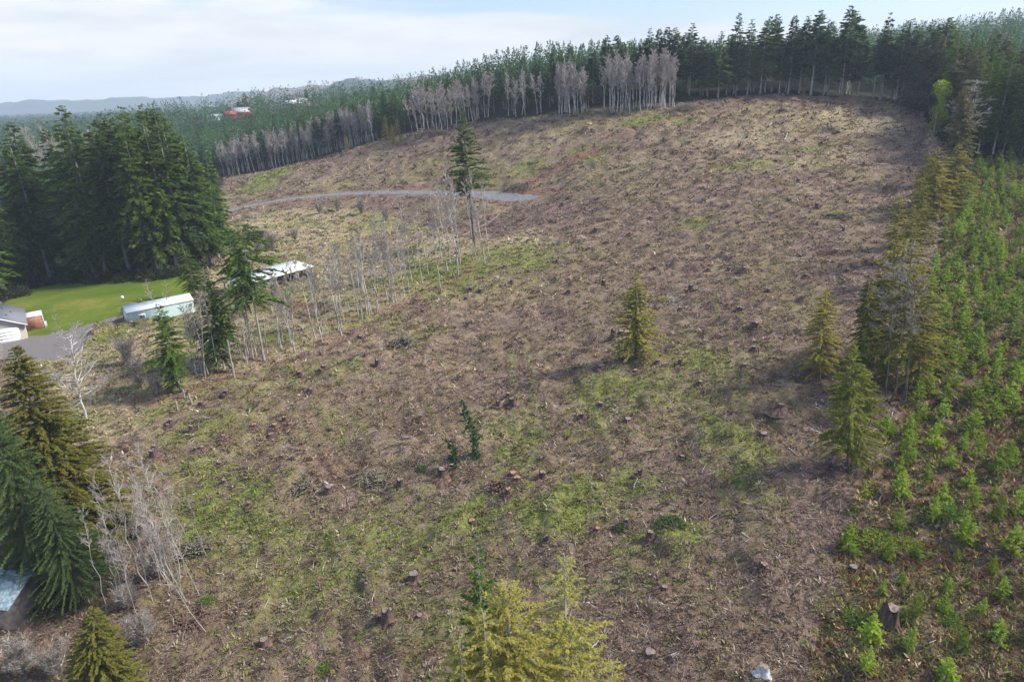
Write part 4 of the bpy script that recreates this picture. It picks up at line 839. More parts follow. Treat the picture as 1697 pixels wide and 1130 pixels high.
for lod, sel in ((PROT, pos[:, 1] < 430), (PROTF, pos[:, 1] >= 430)):
    idx = np.nonzero(sel)[0]; kind = rf.integers(0, 4, len(idx))
    for k in range(4):
        j = idx[kind == k]
        if not len(j): continue
        V0, F0 = lod[k]; Hj = rf.uniform(15, 22, len(j)) * np.where(pos[j, 1] > 430, .9, np.where(pos[j, 0] > -60, .86, 1)) * np.where((pos[j, 0] > -30) & (pos[j, 1] < 430), 1.08, 1.0) * (.9 + .3 * vnoise(pos[j, 0] / 60, pos[j, 1] / 60, 5)); wd = np.clip(pos[j, 2] / 6.5, .9, 2.6) * rf.uniform(.8, 1.2, len(j))
        V, Fq = merge(V0, F0, np.stack([pos[j, 0], pos[j, 1], zt[j] - 1], 1), np.stack([wd * Hj / 24, wd * Hj / 24, Hj / 24], 1), rf.uniform(0, 6.28, len(j)))
        allV.append(V); allF.append(Fq + nv); nv += len(V); allR.append(np.repeat(rf.random(len(j)), len(V0))); allT.append(rf.random(len(V) // 4).repeat(4))
me = mesh('distant_forest', np.concatenate(allV), [np.concatenate(allF)], dict(tint=np.concatenate(allT), tr=np.concatenate(allR)), False, [MAT['fir_far']])
o = link('distant_forest', me, kind='stuff'); o['label'] = 'continuous conifer forest covering the land beyond the clearcut'; o['category'] = 'forest'
print('forest', len(pos), 'faces', nv // 4)

# ------------------------------------------------------------------ buildings
MAT['tin_white'] = simple('tin_roof', (.50, .54, .51), (.68, .71, .68), .6, .45, .1, (.3, 6, 1))
MAT['tin_green'] = simple('tin_wall', (.40, .52, .50), (.52, .63, .60), .8, .5, .1, (6, 1, .3))
MAT['tin_blue'] = simple('tin_blue_roof', (.10, .17, .20), (.34, .44, .48), 3.5, .5, .1)
MAT['shingle'] = simple('shingles', (.12, .125, .135), (.20, .205, .22), 4, .9, .3, (1, 3, 3))
MAT['siding'] = simple('siding', (.36, .335, .28), (.43, .40, .34), 1.5, .8, .1, (.3, .3, 8))
MAT['white'] = simple('white_paint', (.68, .69, .70), (.80, .80, .80), 1, .6)
MAT['rust'] = simple('rusty_panel', (.20, .085, .05), (.34, .17, .11), 1.3, .9, .2)
MAT['glass'] = simple('window_glass', (.04, .05, .06), (.10, .11, .12), 2, .15, spec=.6)
MAT['timber'] = simple('timber_post', (.10, .085, .07), (.20, .17, .14), 2, .9)
MAT['red'] = simple('red_paint', (.32, .05, .05), (.45, .10, .09), .4, .8)
MAT['grey'] = simple('grey_roof', (.34, .34, .35), (.48, .48, .49), .4, .8)
MAT['plastic_blue'] = simple('blue_plastic', (.04, .22, .38), (.07, .32, .50), 2, .4)
def part(nm, mb, mat, par, smooth=False, loc=None):
    o = link(nm, mb.me(nm, MAT[mat], smooth), par)
    if loc is not None: o.location = loc
    return o
def gable(name, label, cat, A, B, W, hw, hr, wall, roof, ov=.35, window=None, door=None, back=1):
    """long wall from A to B (world), depth W away from camera; x along AB, y across"""
    A = np.array(A); B = np.array(B); d = B[:2] - A[:2]; L = np.hypot(*d); rz = math.atan2(d[1], d[0]); z0 = min(A[2], B[2]) - .15
    t = thing(name, label, cat, (A[0], A[1], z0), (0, 0, rz)); h = hw + .15
    w = MB(); w.add([[0,0,-.6],[L,0,-.6],[L,W,-.6],[0,W,-.6],[0,0,h],[L,0,h],[L,W,h],[0,W,h],[0,W/2,h+hr],[L,W/2,h+hr]], [[0,1,5,4],[2,3,7,6],[1,2,6,5],[3,0,4,7]]); w.add(np.array([[0,0,h],[0,W,h],[0,W/2,h+hr],[L,0,h],[L,W,h],[L,W/2,h+hr]]), [[0,2,1],[3,4,5]])
    part('wall', w, wall, t)
    r = MB(); k = ov * hr / (W / 2); th = .12
    for sgn in (0, 1):
        y0 = -ov if sgn == 0 else W + ov
        q = np.array([[-ov, y0, h - k], [L + ov, y0, h - k], [L + ov, W / 2, h + hr], [-ov, W / 2, h + hr]]) + [0, 0, .03]
        r.add(np.vstack([q, q + [0, 0, th]]), [[0,1,2,3],[7,6,5,4],[0,4,5,1],[1,5,6,2],[2,6,7,3],[3,7,4,0]])
    part('roof', r, roof, t)
    if window:
        for (x, z, ww, wh) in window:
            f = MB(); f.box((x, -.02, z), (ww, .1, wh)); fo = part('window', f, 'white', t); p_ = MB(); p_.box((x, -.08, z), (ww - .16, .04, wh - .16)); part('pane', p_, 'glass', fo)
    return t, L, h
s1, L1_, h1_ = gable('long_shed', 'long pale green metal shed with whitish gable roof beside the lawn', 'shed', ground(216, 543), ground(324, 519), 4.2, 2.3, .75, 'tin_green', 'tin_white', .12, window=[(2.2, 1.45, 1.0, .7)])
f = MB(); f.box((-.03, 2.1, 1.15), (.08, 1.1, 2.1)); part('door', f, 'white', s1)
for xx in (0, 4.2):
    f = MB(); f.box((-.02, xx, 1.2), (.12, .12, 2.4)); part('corner_trim', f, 'timber', s1)
# open pole barn
A = ground(400, 491); B = ground(518, 461); d = B[:2] - A[:2]; L = np.hypot(*d); rz = math.atan2(d[1], d[0])
t = thing('pole_barn', 'open sided pole barn with pale green sheet metal roof in the old field', 'barn', (A[0], A[1], min(A[2], B[2]) - .1), (0, 0, rz))
r = MB(); q = np.array([[-.5, -.5, 2.7], [L + .5, -.5, 2.7], [L + .5, 6, 3.3], [-.5, 6, 3.3]]); r.add(np.vstack([q, q + [0, 0, .1]]), [[0,3,2,1],[4,5,6,7],[0,1,5,4],[1,2,6,5],[2,3,7,6],[3,0,4,7]]); part('roof', r, 'tin_white', t)
for k in range(6):
    for yy, hh in ((0, 2.72), (5.4, 3.2)):
        m = MB(); m.box((k * L / 5, yy, hh / 2 - .3), (.18, .18, hh + .6)); part('post', m, 'timber', t)
m = MB(); m.box((L / 2, -.35, 2.6), (L + .6, .06, .2)); part('fascia', m, 'timber', t)
m = MB(); m.box((L * .78, 5.0, 1.3), (L * .4, .1, 2.2)); part('back_wall', m, 'timber', t)
# white tank under the barn's left end
g = ground(447, 478); t = thing('storage_tank', 'small white tank on legs at the left end of the open pole barn', 'tank', g, (0, 0, .3)); m = MB(); n = 9
xs = np.linspace(-1, 1, n); rr = .45 * np.sqrt(np.clip(1 - np.abs(xs) ** 6, .02, 1)); P_ = np.stack([xs * 1.0, 0 * xs, 0 * xs + .75], 1); V, Fq = tubes(P_[:-1], P_[1:], rr[:-1], rr[1:], 12); m.add(V, Fq); part('barrel', m, 'white', t, True)
for xx in (-.6, .6):
    m = MB(); m.box((xx, 0, .2), (.15, .6, .5)); part('leg', m, 'timber', t)
# house with garage at the left edge
A = ground(-42, 579); B = ground(47, 560); d = B[:2] - A[:2]; L = np.hypot(*d); rz = math.atan2(d[1], d[0]); W = L; Dp = 11.0; h = 2.6; hr = 1.9
t = thing('house', 'beige house with grey shingle roof and white garage door at the left edge', 'house', (A[0], A[1], min(A[2], B[2]) - .1), (0, 0, rz))
w = MB(); w.add([[0,0,-.6],[W,0,-.6],[W,Dp,-.6],[0,Dp,-.6],[0,0,h],[W,0,h],[W,Dp,h],[0,Dp,h]], [[0,1,5,4],[2,3,7,6],[1,2,6,5],[3,0,4,7]]); w.add([[0,0,h],[W,0,h],[W/2,0,h+hr],[0,Dp,h],[W,Dp,h],[W/2,Dp,h+hr]], [[0,1,2],[4,3,5]]); part('wall', w, 'siding', t)
r = MB(); k = .45 * hr / (W / 2)
for x0 in (-.45, W + .45):
    q = np.array([[x0, -.4, h - k], [x0, Dp + .4, h - k], [W / 2, Dp + .4, h + hr], [W / 2, -.4, h + hr]]) + [0, 0, .04]; r.add(np.vstack([q, q + [0, 0, .16]]), [[0,1,2,3],[7,6,5,4],[0,4,5,1],[1,5,6,2],[2,6,7,3],[3,7,4,0]])
ro = part('roof', r, 'shingle', t)
m = MB()
for (x0, x1) in ((-.45, W / 2), (W + .45, W / 2)):
    a = np.array([x0, -.43, h - k - .05]); b = np.array([x1, -.43, h + hr - .05]); m.add(np.array([a, b, b + [0, 0, .2], a + [0, 0, .2], a + [0, -.05, 0], b + [0, -.05, 0], b + [0, -.05, .2], a + [0, -.05, .2]]), [[4,5,6,7],[0,3,2,1],[3,7,6,2],[0,1,5,4]])
part('barge_board', m, 'white', t)
m = MB(); m.box((W * .5, -.04, 1.15), (5.6, .1, 2.4)); part('door_frame', m, 'white', t)
m = MB()
for k in range(4): m.box((W * .5, -.11, .3 + k * .54), (5.1, .05, .53))
part('garage_door', m, 'white', t)
for (x_, y_) in ((W * .72, 3), (W * .8, 6), (W * .66, 8)):
    m = MB(); m.box((x_, y_, h + hr * (1 - (x_ - W / 2) / (W / 2)) + .3), (.25, .25, .35)); part('roof_vent', m, 'timber', ro)
A = ground(46, 549); t = thing('lean_to', 'rust brown lean to with white corrugated roof beside the house', 'shed', A, (0, 0, rz)); m = MB(); m.box((1.3, 1.5, 1.0), (2.6, 3.0, 2.6)); part('wall', m, 'rust', t)
m = MB()
for k in range(7): m.box((1.25, .25 + k * .5, 2.42 + .03 * (k % 2)), (2.9, .5, .06))
part('roof', m, 'white', t)
m = MB(); m.box((2.66, 1.5, 1.0), (.08, 3.1, 2.6)); part('corner_trim', m, 'white', t)
A = ground(74, 541); t = thing('air_conditioner', 'small pale grey air conditioner box on the lawn next to the lean to', 'air conditioner', A, (0, 0, rz)); m = MB(); m.box((0, 0, .45), (.9, .9, .9)); part('casing', m, 'grey', t); m = MB(); m.tube((0, 0, .9), (0, 0, .94), .36, .36, 14); part('fan_grille', m, 'timber', t)
A = ground(206, 506); t = thing('yard_post', 'thin post with small white box on the lawn behind the long shed', 'post', A); m = MB(); m.tube((0, 0, -.2), (0, 0, 1.4), .05, .05); part('pole', m, 'timber', t); m = MB(); m.box((0, 0, 1.55), (.35, .35, .35)); m.add([[-.22,-.22,1.73],[.22,-.22,1.73],[.22,.22,1.73],[-.22,.22,1.73],[0,0,1.95]], [[0,1,4],[1,2,4],[2,3,4],[3,0,4]]); part('box', m, 'white', t)
# blue roofed shed under the big fir
D = 46; c = at(2, 985, D); g = float(gz(c[0], c[1])); A = np.array([c[0] - 5.5, c[1] + .3, g]); B = np.array([c[0] + 1.0, c[1] - .9, g])
gable('small_shed', 'small dark shed with weathered pale blue metal roof under the big fir', 'shed', A, B, 4.5, 2.2, 1.1, 'timber', 'tin_blue', .3)
g = ground(26, 994); t = thing('plastic_barrel', 'small blue plastic barrel on the ground beside the blue roofed shed', 'barrel', g); m = MB(); P_ = np.array([[0, 0, z] for z in (0, .1, .4, .7, .8)]); rr = np.array([.24, .28, .30, .28, .24]); V, Fq = tubes(P_[:-1], P_[1:], rr[:-1], rr[1:], 12); m.add(V, Fq); part('body', m, 'plastic_blue', t, True); m = MB(); m.tube((0, 0, .8), (0, 0, .84), .25, .2, 12); m.cap([[.2 * math.cos(a), .2 * math.sin(a), .84] for a in np.linspace(0, 6.28, 12)[:-1]]); part('lid', m, 'plastic_blue', t)
# far houses
for (u, v, D, Wp, hw, hr, wm, rm, lab, ang) in [(372,199,560,9,3.6,2.2,'red','red','distant red barn with red roof among the far trees',.25),(386,197,566,13,4.5,3.2,'red','grey','larger distant red house right of the red barn',.1),(344,202,560,13,3.2,1.6,'white','grey','distant long low shed with grey roof left of the red barn',.05),
        (474,181,600,13,3.6,2.2,'rust','white','distant brown house with white roof on the far rise',.15),(489,180,604,10,4.2,2.4,'siding','grey','distant beige house with grey roof next to the white roofed one',-.2),(576,166,640,7,4,2.4,'white','grey','distant white house half hidden beside the dark round topped conifer',.2)]:
    c = at(u, v, D); g = float(gz(c[0], c[1])); z = g + .2
    A = np.array([c[0], c[1], z]); B = A + [Wp * math.cos(ang), Wp * math.sin(ang), 0]
    bt, bl, bh = gable('house', lab, 'house', A, B, 8, hw + max(0, c[2] - g), hr, wm, rm, .4, window=[(Wp * .25, hw * .55, 1.2, 1.2), (Wp * .6, hw * .55, 1.2, 1.2)])
for (ub, D, vt, k, lab) in [(404,575,152,1,'tall distant conifer behind the red buildings'),(395,590,160,3,'broad distant conifer behind the red buildings'),(565,600,140,0,'dark round topped conifer standing out against the far hills'),(506,610,146,2,'slender distant conifer with broken top near the white roofed house')]:
    tt = at(ub, vt, D); g = float(gz(tt[0], tt[1])); plant(GROVE[k], (tt[0], tt[1], g - 1), tt[2] - g + 1, k, lab, 'fir tree', None, (0, 0), 1.3)
for i, (ub, D, vt) in enumerate([(48,300,214),(92,310,212),(172,330,222),(20,340,216),(128,360,212),(540,560,158),(583,600,152),(418,560,178),(450,560,168)]):
    tt = at(ub, vt, D); g = float(gz(tt[0], tt[1])); plant(MAPLE, (tt[0], tt[1], g - 1), tt[2] - g + 1, i, ('pale bare broadleaf tree in the wooded valley beyond the dark grove' if i < 5 else 'pale bare broadleaf tree among the far conifers near the distant houses'), 'bare tree', 'bare trees in the valley' if i < 5 else 'bare trees near the distant houses', (0, 0), .9)

# fence remains
for i, (a, b, c, d, lab) in enumerate([(294,678,291,664,'short grey fence post standing alone near the field corner'),(306,658,303,645,'grey fence post touching the leaning brace'),(318,668,312,652,'grey fence post tilted left at the field corner'),(303,672,311,658,'fallen grey brace leaning between two fence posts')]):
    g = ground(a, b); t_ = at(c, d, g[1]); m = MB(); m.tube(np.array([0, 0, -.2]), t_ - g, .11, .10, 8); m.cap([(t_ - g) + [.1 * math.cos(x), .1 * math.sin(x), 0] for x in np.linspace(0, 6.28, 9)[:-1]])
    o = link('fence_post', m.me('fence_post', MAT['wood_grey']), label=lab, category='fence post'); o.location = g

# ------------------------------------------------------------------ stumps
MAT['stump_bark'] = simple('stump_bark', (.035, .024, .018), (.15, .10, .08), 3, .95, .5, (2, 2, .6))
MAT['cut_wood'] = simple('cut_wood', (.10, .075, .06), (.27, .22, .18), 5, .85, .1)
MAT['cut_fresh'] = simple('cut_fresh', (.20, .11, .06), (.36, .23, .14), 5, .85, .1)
MAT['root_soil'] = simple('root_soil', (.050, .030, .022), (.19, .12, .088), 3, .98, .6, bdist=.2)
MAT['bleached'] = simple('bleached_wood', (.28, .27, .25), (.60, .585, .56), 3, .8, .2)
def mk_stump(seed, r, h, jag=.0, flare=.55):
    rng = np.random.default_rng(seed); n = 14; th = np.arange(n) / n * 2 * math.pi; lob = 1 + .12 * np.sin(th * 3 + rng.random() * 6) + rng.normal(0, .05, n)
    R_ = []; 
    for k, (z, f) in enumerate([(-.25, 1 + flare * 1.5), (0, 1 + flare), (.18, 1 + flare * .45), (.5, 1.03), (.8, .97), (1, .95)]):
        rr = r * f * (lob if k > 1 else lob ** 2.2); zz = z * h + (rng.normal(0, jag * h, n) if k == 5 else (rng.normal(0, .03 * h, n) if k > 1 else 0)); R_.append(np.stack([rr * np.cos(th), rr * np.sin(th), zz + 0 * th], 1))
    m = MB(); V = np.concatenate(R_); i = np.arange(n); m.add(V, np.concatenate([np.stack([i + n * k, (i + 1) % n + n * k, (i + 1) % n + n * (k + 1), i + n * (k + 1)], 1) for k in range(5)])); bark = m.me('bark', MAT['stump_bark'])
    top = R_[-1] * [.93, .93, 1] ; top[:, 2] = top[:, 2] * .3 + h * .7 - .015 + .012; m = MB(); inner = np.vstack([top * [.5, .5, 1] + [0, 0, rng.normal(0, .01)]]); m.add(np.vstack([top, inner]), np.stack([i, (i + 1) % n, (i + 1) % n + n, i + n], 1)); m.cap(inner)
    return bark, m
ST = [mk_stump(400 + i, [.42, .34, .50, .38, .30][i], [.75, .55, .65, 1.05, .6][i], [.03, .10, .12, .22, .02][i]) for i in range(5)]
ST = [(b, c.me('cut_top', MAT['cut_wood']), c.me('cut_top', MAT['cut_fresh'])) for b, c in ST]
def mk_mound(seed, R_, hh):
    rng = np.random.default_rng(seed); m = MB(); nr_, na = 6, 16; V = []
    for k in range(nr_):
        q = k / (nr_ - 1); th = np.arange(na) / na * 6.283; rr = R_ * (1 - q) * (1 + rng.normal(0, .16, na)) + .05; V.append(np.stack([rr * np.cos(th), rr * np.sin(th), -.25 + (hh + .25) * np.sin(q * 1.5) ** 1.1 + rng.normal(0, .07, na)], 1))
    i = np.arange(na); m.add(np.concatenate(V), np.concatenate([np.stack([i + na * k, (i + 1) % na + na * k, (i + 1) % na + na * (k + 1), i + na * (k + 1)], 1) for k in range(nr_ - 1)])); m.cap(V[-1])
    n = 34; az = rng.random(n) * 6.283; d = np.stack([np.cos(az), np.sin(az), rng.uniform(-.35, .5, n)], 1); p_ = d * R_ * .4 * [1, 1, .2] + [0, 0, hh * .5]
    V, Fq = tubes(p_, p_ + d * rng.uniform(.3, .9, (n, 1)) * R_, np.full(n, .035), np.full(n, .012), 4); m.add(V, Fq)
    return m.me('root_mound', MAT['root_soil'])
MO = [mk_mound(420 + i, [1.05, 1.45, .9][i], [.32, .42, .26][i]) for i in range(3)]
rst = np.random.default_rng(31)
def stump(g, s, label, group=None, kind=None, mound=None, fresh=False, name='tree_stump'):
    k = rst.integers(0, 5) if kind is None else kind
    t = thing(name, label, 'tree stump', g, (rst.normal(0, .05), rst.normal(0, .05), rst.uniform(0, 6.28)), (s, s, s), group); link('bark', ST[k][0], t); link('cut_top', ST[k][2 if fresh else 1], t)
    if mound if mound is not None else rst.random() < .6: link('root_mound', MO[rst.integers(0, 3)], t)
    return t
SP = [(996,625,'dark stump beside the lone olive conifer, lower left of it'),(1090,607,'weathered stump right of the lone olive conifer'),(995,673,'mossy stump with pale top below the lone olive conifer'),(1041,704,'broad grey stump with upturned roots, largest below the lone olive conifer'),(1053,622,'reddish stump topped with yellow moss under the lone olive conifer'),(899,799,'jagged dark stump right of the root heap in the lower clearcut'),(1062,788,'small stump beside a leaning stick, lower right clearcut'),(858,806,'dark stump behind the reddish root heap'),
 (908,905,'small flat stump above the thin olive conifer'),(1039,871,'splintered tall stump in the brown patch'),(991,884,'low reddish stump left of the splintered tall stump'),(1077,898,'half rotten stump on a bank right of the splintered one'),(1101,985,'flat topped stump alone on the lower right slope'),(1077,1093,'low round stump near the bottom edge right of the golden conifers'),(1266,948,'old grey stump on a mossy hump, lower right'),
 (783,867,'pale ringed stump on an orange brown mound beside bright grass'),(846,861,'small reddish stump at the top of the bright grass strip'),(687,960,'wide red brown hollow stump in the lower centre'),(755,946,'small splintered stump left of the pale green fir top'),(643,1036,'large flat stump with spreading roots near the bottom centre'),(697,1034,'small rotten stump right of the large flat stump'),(439,1072,'sawn stump near the bottom left beside a pale stick'),
 (448,713,'upturned brown stump left of the tyre tracks'),(454,702,'reddish root plate behind the upturned stump'),(480,697,'dark low stump right of the reddish root plate'),(515,650,'flat stump on the grassy slope under the field row'),(538,612,'pale low stump just below the field row'),(606,595,'small dark stump left of the stick heap'),(693,582,'broken stump right of the stick heap'),(826,677,'dark mossy stump with splinters, centre right'),(843,663,'reddish splintered stump behind the mossy one'),
 (851,799,'dark hollow stump above the reddish root heap'),(843,830,'reddish root heap stump left of the jagged stump'),(666,812,'half buried brown stump in the middle of the lower clearcut'),(700,696,'mossy rotten stump on a low hump, centre'),(355,645,'splayed root stump just right of the fence posts'),(376,653,'brown root plate stump beside the splayed one'),(334,669,'round stump in front of the leaning fence post'),(316,708,'flat sawn stump with dark side below the fence posts'),
 (277,702,'small pale stump below the field corner'),(253,731,'small sawn stump above the bare thicket'),(209,729,'low stump at the edge of the rough field'),(421,701,'tall splintered orange stump'),(369,717,'red rooted stump left of the splintered orange one'),(322,736,'small stump with pale top near the red roots'),(362,757,'red brown root ball with a pale stub'),(254,754,'broad grey stump behind the alder tips'),(414,837,'splintered red stump in bright green grass'),
 (1293,694,'cleanly sawn pale stump left of the broad yellow green conifer'),(1398,898,'flat pale sawn stump at the plantation edge'),(1414,945,'low pale sawn stump below the flat one'),(1075,408,'dark stump alone on the upper middle slope'),(1086,443,'dark stump above the lone olive conifer'),(1174,445,'low dark stump mid slope'),(877,452,'small dark stump on the grassy patch, left of two'),(887,449,'small dark stump on the grassy patch, right of two'),(1233,449,'brown stump on the right middle slope'),
 (941,484,'splintered brown stump left of the olive conifer top'),(886,482,'wide low dark stump, centre of the clearcut'),(1500,213,'dark stump at the shaded top right corner'),(1370,235,'grey stump by the rusty dead conifer'),(1030,560,'stump hidden under the lone conifer'),(780,480,'stump below the alder cluster'),(772,497,'low stump under the alder cluster grass'),(690,500,'stump at the edge of the grassy strip'),(860,510,'stump in the central slash'),(930,590,'stump on a small rise left of the olive conifer'),(1250,575,'mossy hump stump right of centre'),(1130,760,'dark stump in the slash below the pale stumps'),(1160,640,'stump in yellow moss right of the olive conifer')]
for i, (u, v, lab) in enumerate(SP):
    g = ground(u, v); near_ = g[1] < 80
    stump(g - [0, 0, .03], .78 * rst.uniform(.8, 1.15) * (1.0 if near_ else 1.15) * (1.35 if 'large' in lab or 'broad' in lab or 'wide' in lab else 1) * (.8 if 'small' in lab else 1), lab, fresh='orange' in lab or 'reddish' in lab, mound=near_ or 'root' in lab or 'mound' in lab or i % 2 == 0)
g = ground(1470, 1048); stump(g, 1.45, 'tall old grey stump with broken white top among the plantation brush', kind=3, mound=False)
g = ground(1264, 1120); t = thing('bleached_stump', 'bleached white broken stump at the bottom edge', 'tree stump', g, (0, .2, 1), (.75, .75, .75)); bm_ = ST[2][0].copy(); bm_.materials.clear(); bm_.materials.append(MAT['bleached']); link('bark', bm_, t); link('cut_top', ST[2][1], t); m = MB(); rng = np.random.default_rng(8); n = 16; d = nrm(np.stack([rng.normal(0, .35, n), rng.normal(0, .35, n), np.ones(n)], 1)); V, Fq = tubes(np.stack([rng.normal(0, .22, n), rng.normal(0, .22, n), np.full(n, .2)], 1), np.stack([rng.normal(0, .22, n), rng.normal(0, .22, n), np.full(n, .2)], 1) * [1, 1, 0] + d * rng.uniform(.3, .65, (n, 1)), np.full(n, .12), np.full(n, .02), 5); m.add(V, Fq); link('splinter', m.me('splinter', MAT['bleached']), t)
c_ = rst.uniform([-110, 60], [125, 300], (9000, 2)); c_ = c_[pip(c_[:, 0], c_[:, 1], OPEN_) & ~pip(c_[:, 0], c_[:, 1], PL) & ~pip(c_[:, 0], c_[:, 1], np.array(FIELD)) & ~pip(c_[:, 0], c_[:, 1], np.array(LAWN)) & (dpoly(c_[:, 0], c_[:, 1], GRAVEL) > 5) & (c_[:, 0] > -60 + .0 * c_[:, 1])]
fr = []
for c in c_:
    if len(fr) < 210 and all((c[0] - p[0]) ** 2 + (c[1] - p[1]) ** 2 > 36 for p in fr): fr.append(c)
for x, y in fr:
    w_ = 'upper left clearcut above the gravel road' if (x < 10 and y > 230) else 'top of the clearcut below the forest edge' if y > 215 else 'upper right slope of the clearcut' if x > 45 else 'upper middle slope of the clearcut' if y > 130 else 'middle of the clearcut'
    stump((x, y, float(gz(x, y)) - .03), rst.uniform(.6, 1.15), f'small dark stump scattered on the {w_}', f'stumps on the {w_}')

# ------------------------------------------------------------------ heaps, logs, dead saplings
def heap(u, v, R_, hh, n, mat, lab, seed):
    rng = np.random.default_rng(seed); g = ground(u, v); m = MB(); p_ = np.stack([rng.normal(0, R_ * .45, n), rng.normal(0, R_ * .35, n), np.zeros(n)], 1); p_[:, 2] = hh * np.exp(-(p_[:, 0] ** 2 + p_[:, 1] ** 2) / (R_ * .6) ** 2) * rng.random(n)
    az = rng.random(n) * 3.14; d = nrm(np.stack([np.cos(az), np.sin(az), rng.normal(0, .22, n)], 1)); L = rng.uniform(.3, 1.1, n)[:, None] * R_ * .55
    V, Fq = tubes(p_ - d * L, p_ + d * L, rng.uniform(.03, .09, n), rng.uniform(.01, .05, n), 5); m.add(V, Fq); o = link('slash_heap', m.me('slash_heap', MAT[mat]), label=lab, category='branch heap'); o.location = g; return o
heap(668, 572, 2.6, 1.2, 150, 'bark_moss', 'dark rounded heap of branches on the slope below the field row', 1)
heap(1112, 497, 2.4, .6, 130, 'wood_grey', 'pale heap of bleached sticks behind the lone olive conifer', 2)
heap(1135, 180, 7, 1.6, 130, 'bark_moss', 'long dark slash heap beside the alder clump at the top', 3)
heap(1395, 362, 3.2, .6, 80, 'bark_moss', 'grey slash heap around the yellow shrub on the right slope', 4)
heap(830, 815, 1.4, .5, 90, 'root_soil', 'reddish tangle of roots in the lower clearcut', 5)
heap(620, 790, 2.2, .25, 60, 'bark_moss', 'loose tangle of grey sticks left of the slender dark cedars', 6)
heap(500, 800, 1.8, .25, 50, 'bark_moss', 'thin grey twig tangle by the tyre tracks', 7)
heap(310, 1045, 1.3, .5, 110, 'root_soil', 'rust red heap of dead fronds at the foot of the dark alder', 8)
heap(335, 1020, 1.0, .35, 70, 'root_soil', 'smaller rust red heap of dead fronds beside the dark alder', 9)
heap(330, 905, 1.8, .4, 110, 'bark_moss', 'brown brush heap at the edge of the bright grass', 10)
heap(860, 312, 5, 1.2, 90, 'bark_moss', 'dark slash heap at the end of the gravel road', 11)
heap(745, 188, 4, 1.0, 60, 'bark_moss', 'dark slash heap near the middle alder strip', 12)
for i, (a, b, c, d, r_, mt) in enumerate([(937,799,996,778,.07,'bark_moss'),(1050,812,1060,786,.06,'wood_grey'),(1306,752,1322,764,.06,'bleached'),(1360,664,1372,674,.06,'bleached'),(466,1068,495,1060,.05,'bleached'),(977,1088,993,1072,.06,'bleached'),(1112,1098,1124,1092,.14,'wood_grey'),(1340,747,1352,742,.14,'bark_moss'),(538,798,548,804,.12,'bleached'),(600,720,592,722,.09,'bleached'),(668,733,690,732,.07,'wood_grey'),
     (330,820,385,833,.05,'bark_moss'),(1228,895,1240,905,.05,'bleached'),(1150,872,1153,880,.06,'bleached'),(1390,372,1404,384,.09,'bleached'),(1296,68+220,1310,282,.10,'bleached'),(1275,206,1280,200,.16,'bleached'),(1300,228,1306,222,.16,'bleached'),(690,430,735,405,.10,'wood_grey'),(735,405,852,338,.11,'wood_grey'),(1010,700,1020,690,.05,'wood_grey'),(1270,788,1282,788,.06,'bleached'),(1480,684,1474,700,.06,'bleached')]):
    p0, p1 = ground(a, b), ground(c, d); m = MB(); n = 6; rng = np.random.default_rng(i); L_ = np.linalg.norm(p1 - p0); P_ = np.array([p0 + (p1 - p0) * k for k in np.linspace(0, 1, n)]); P_[:, 2] = gz(P_[:, 0], P_[:, 1]) + r_ * 1.1; P_ += rng.normal(0, .012 * L_, P_.shape) * [1, 1, .3]; P_ -= p0
    rr = np.linspace(r_, r_ * .55, n); V, Fq = tubes(P_[:-1], P_[1:], rr[:-1], rr[1:], 7); m.add(V, Fq); m.cap(V[:7] - [0, 0, 0]); kx = rng.integers(1, n - 1, 3); dd = nrm(rng.normal(0, 1, (3, 3)) + [0, 0, .6]); V, Fq = tubes(P_[kx], P_[kx] + dd * r_ * 6, np.full(3, r_ * .3), np.full(3, r_ * .12), 4); m.add(V, Fq)
    w_ = {0:'long dark fallen branch on the grass above the root heap',1:'short leaning stick beside the small lower right stump',4:'pale stick beside the sawn bottom left stump',6:'grey log section near the low round bottom stump',7:'short dark log at the foot of the broad yellow green conifer',11:'dark fallen limb in the bright grass on the left',18:'fallen grey trunk lying under the alder cluster',19:'long fallen trunk reaching towards the end of the gravel road'}.get(i)
    o = link('fallen_log', m.me('fallen_log', MAT[mt]), label=w_ or 'bleached broken stick lying in the slash of the clearcut', category='fallen log'); o.location = p0
    if not w_: o['group'] = 'bleached sticks lying in the clearcut'
plant_px(SNAGTW[0], 1488, 1000, 1482, 930, 'small bleached dead sapling skeleton in the plantation brush', 'dead sapling', None, .8)
plant_px(SNAGTW[1], 1471, 790, 1472, 735, 'small pale dead sapling below the broad yellow green conifer', 'dead sapling', None, 1.2)
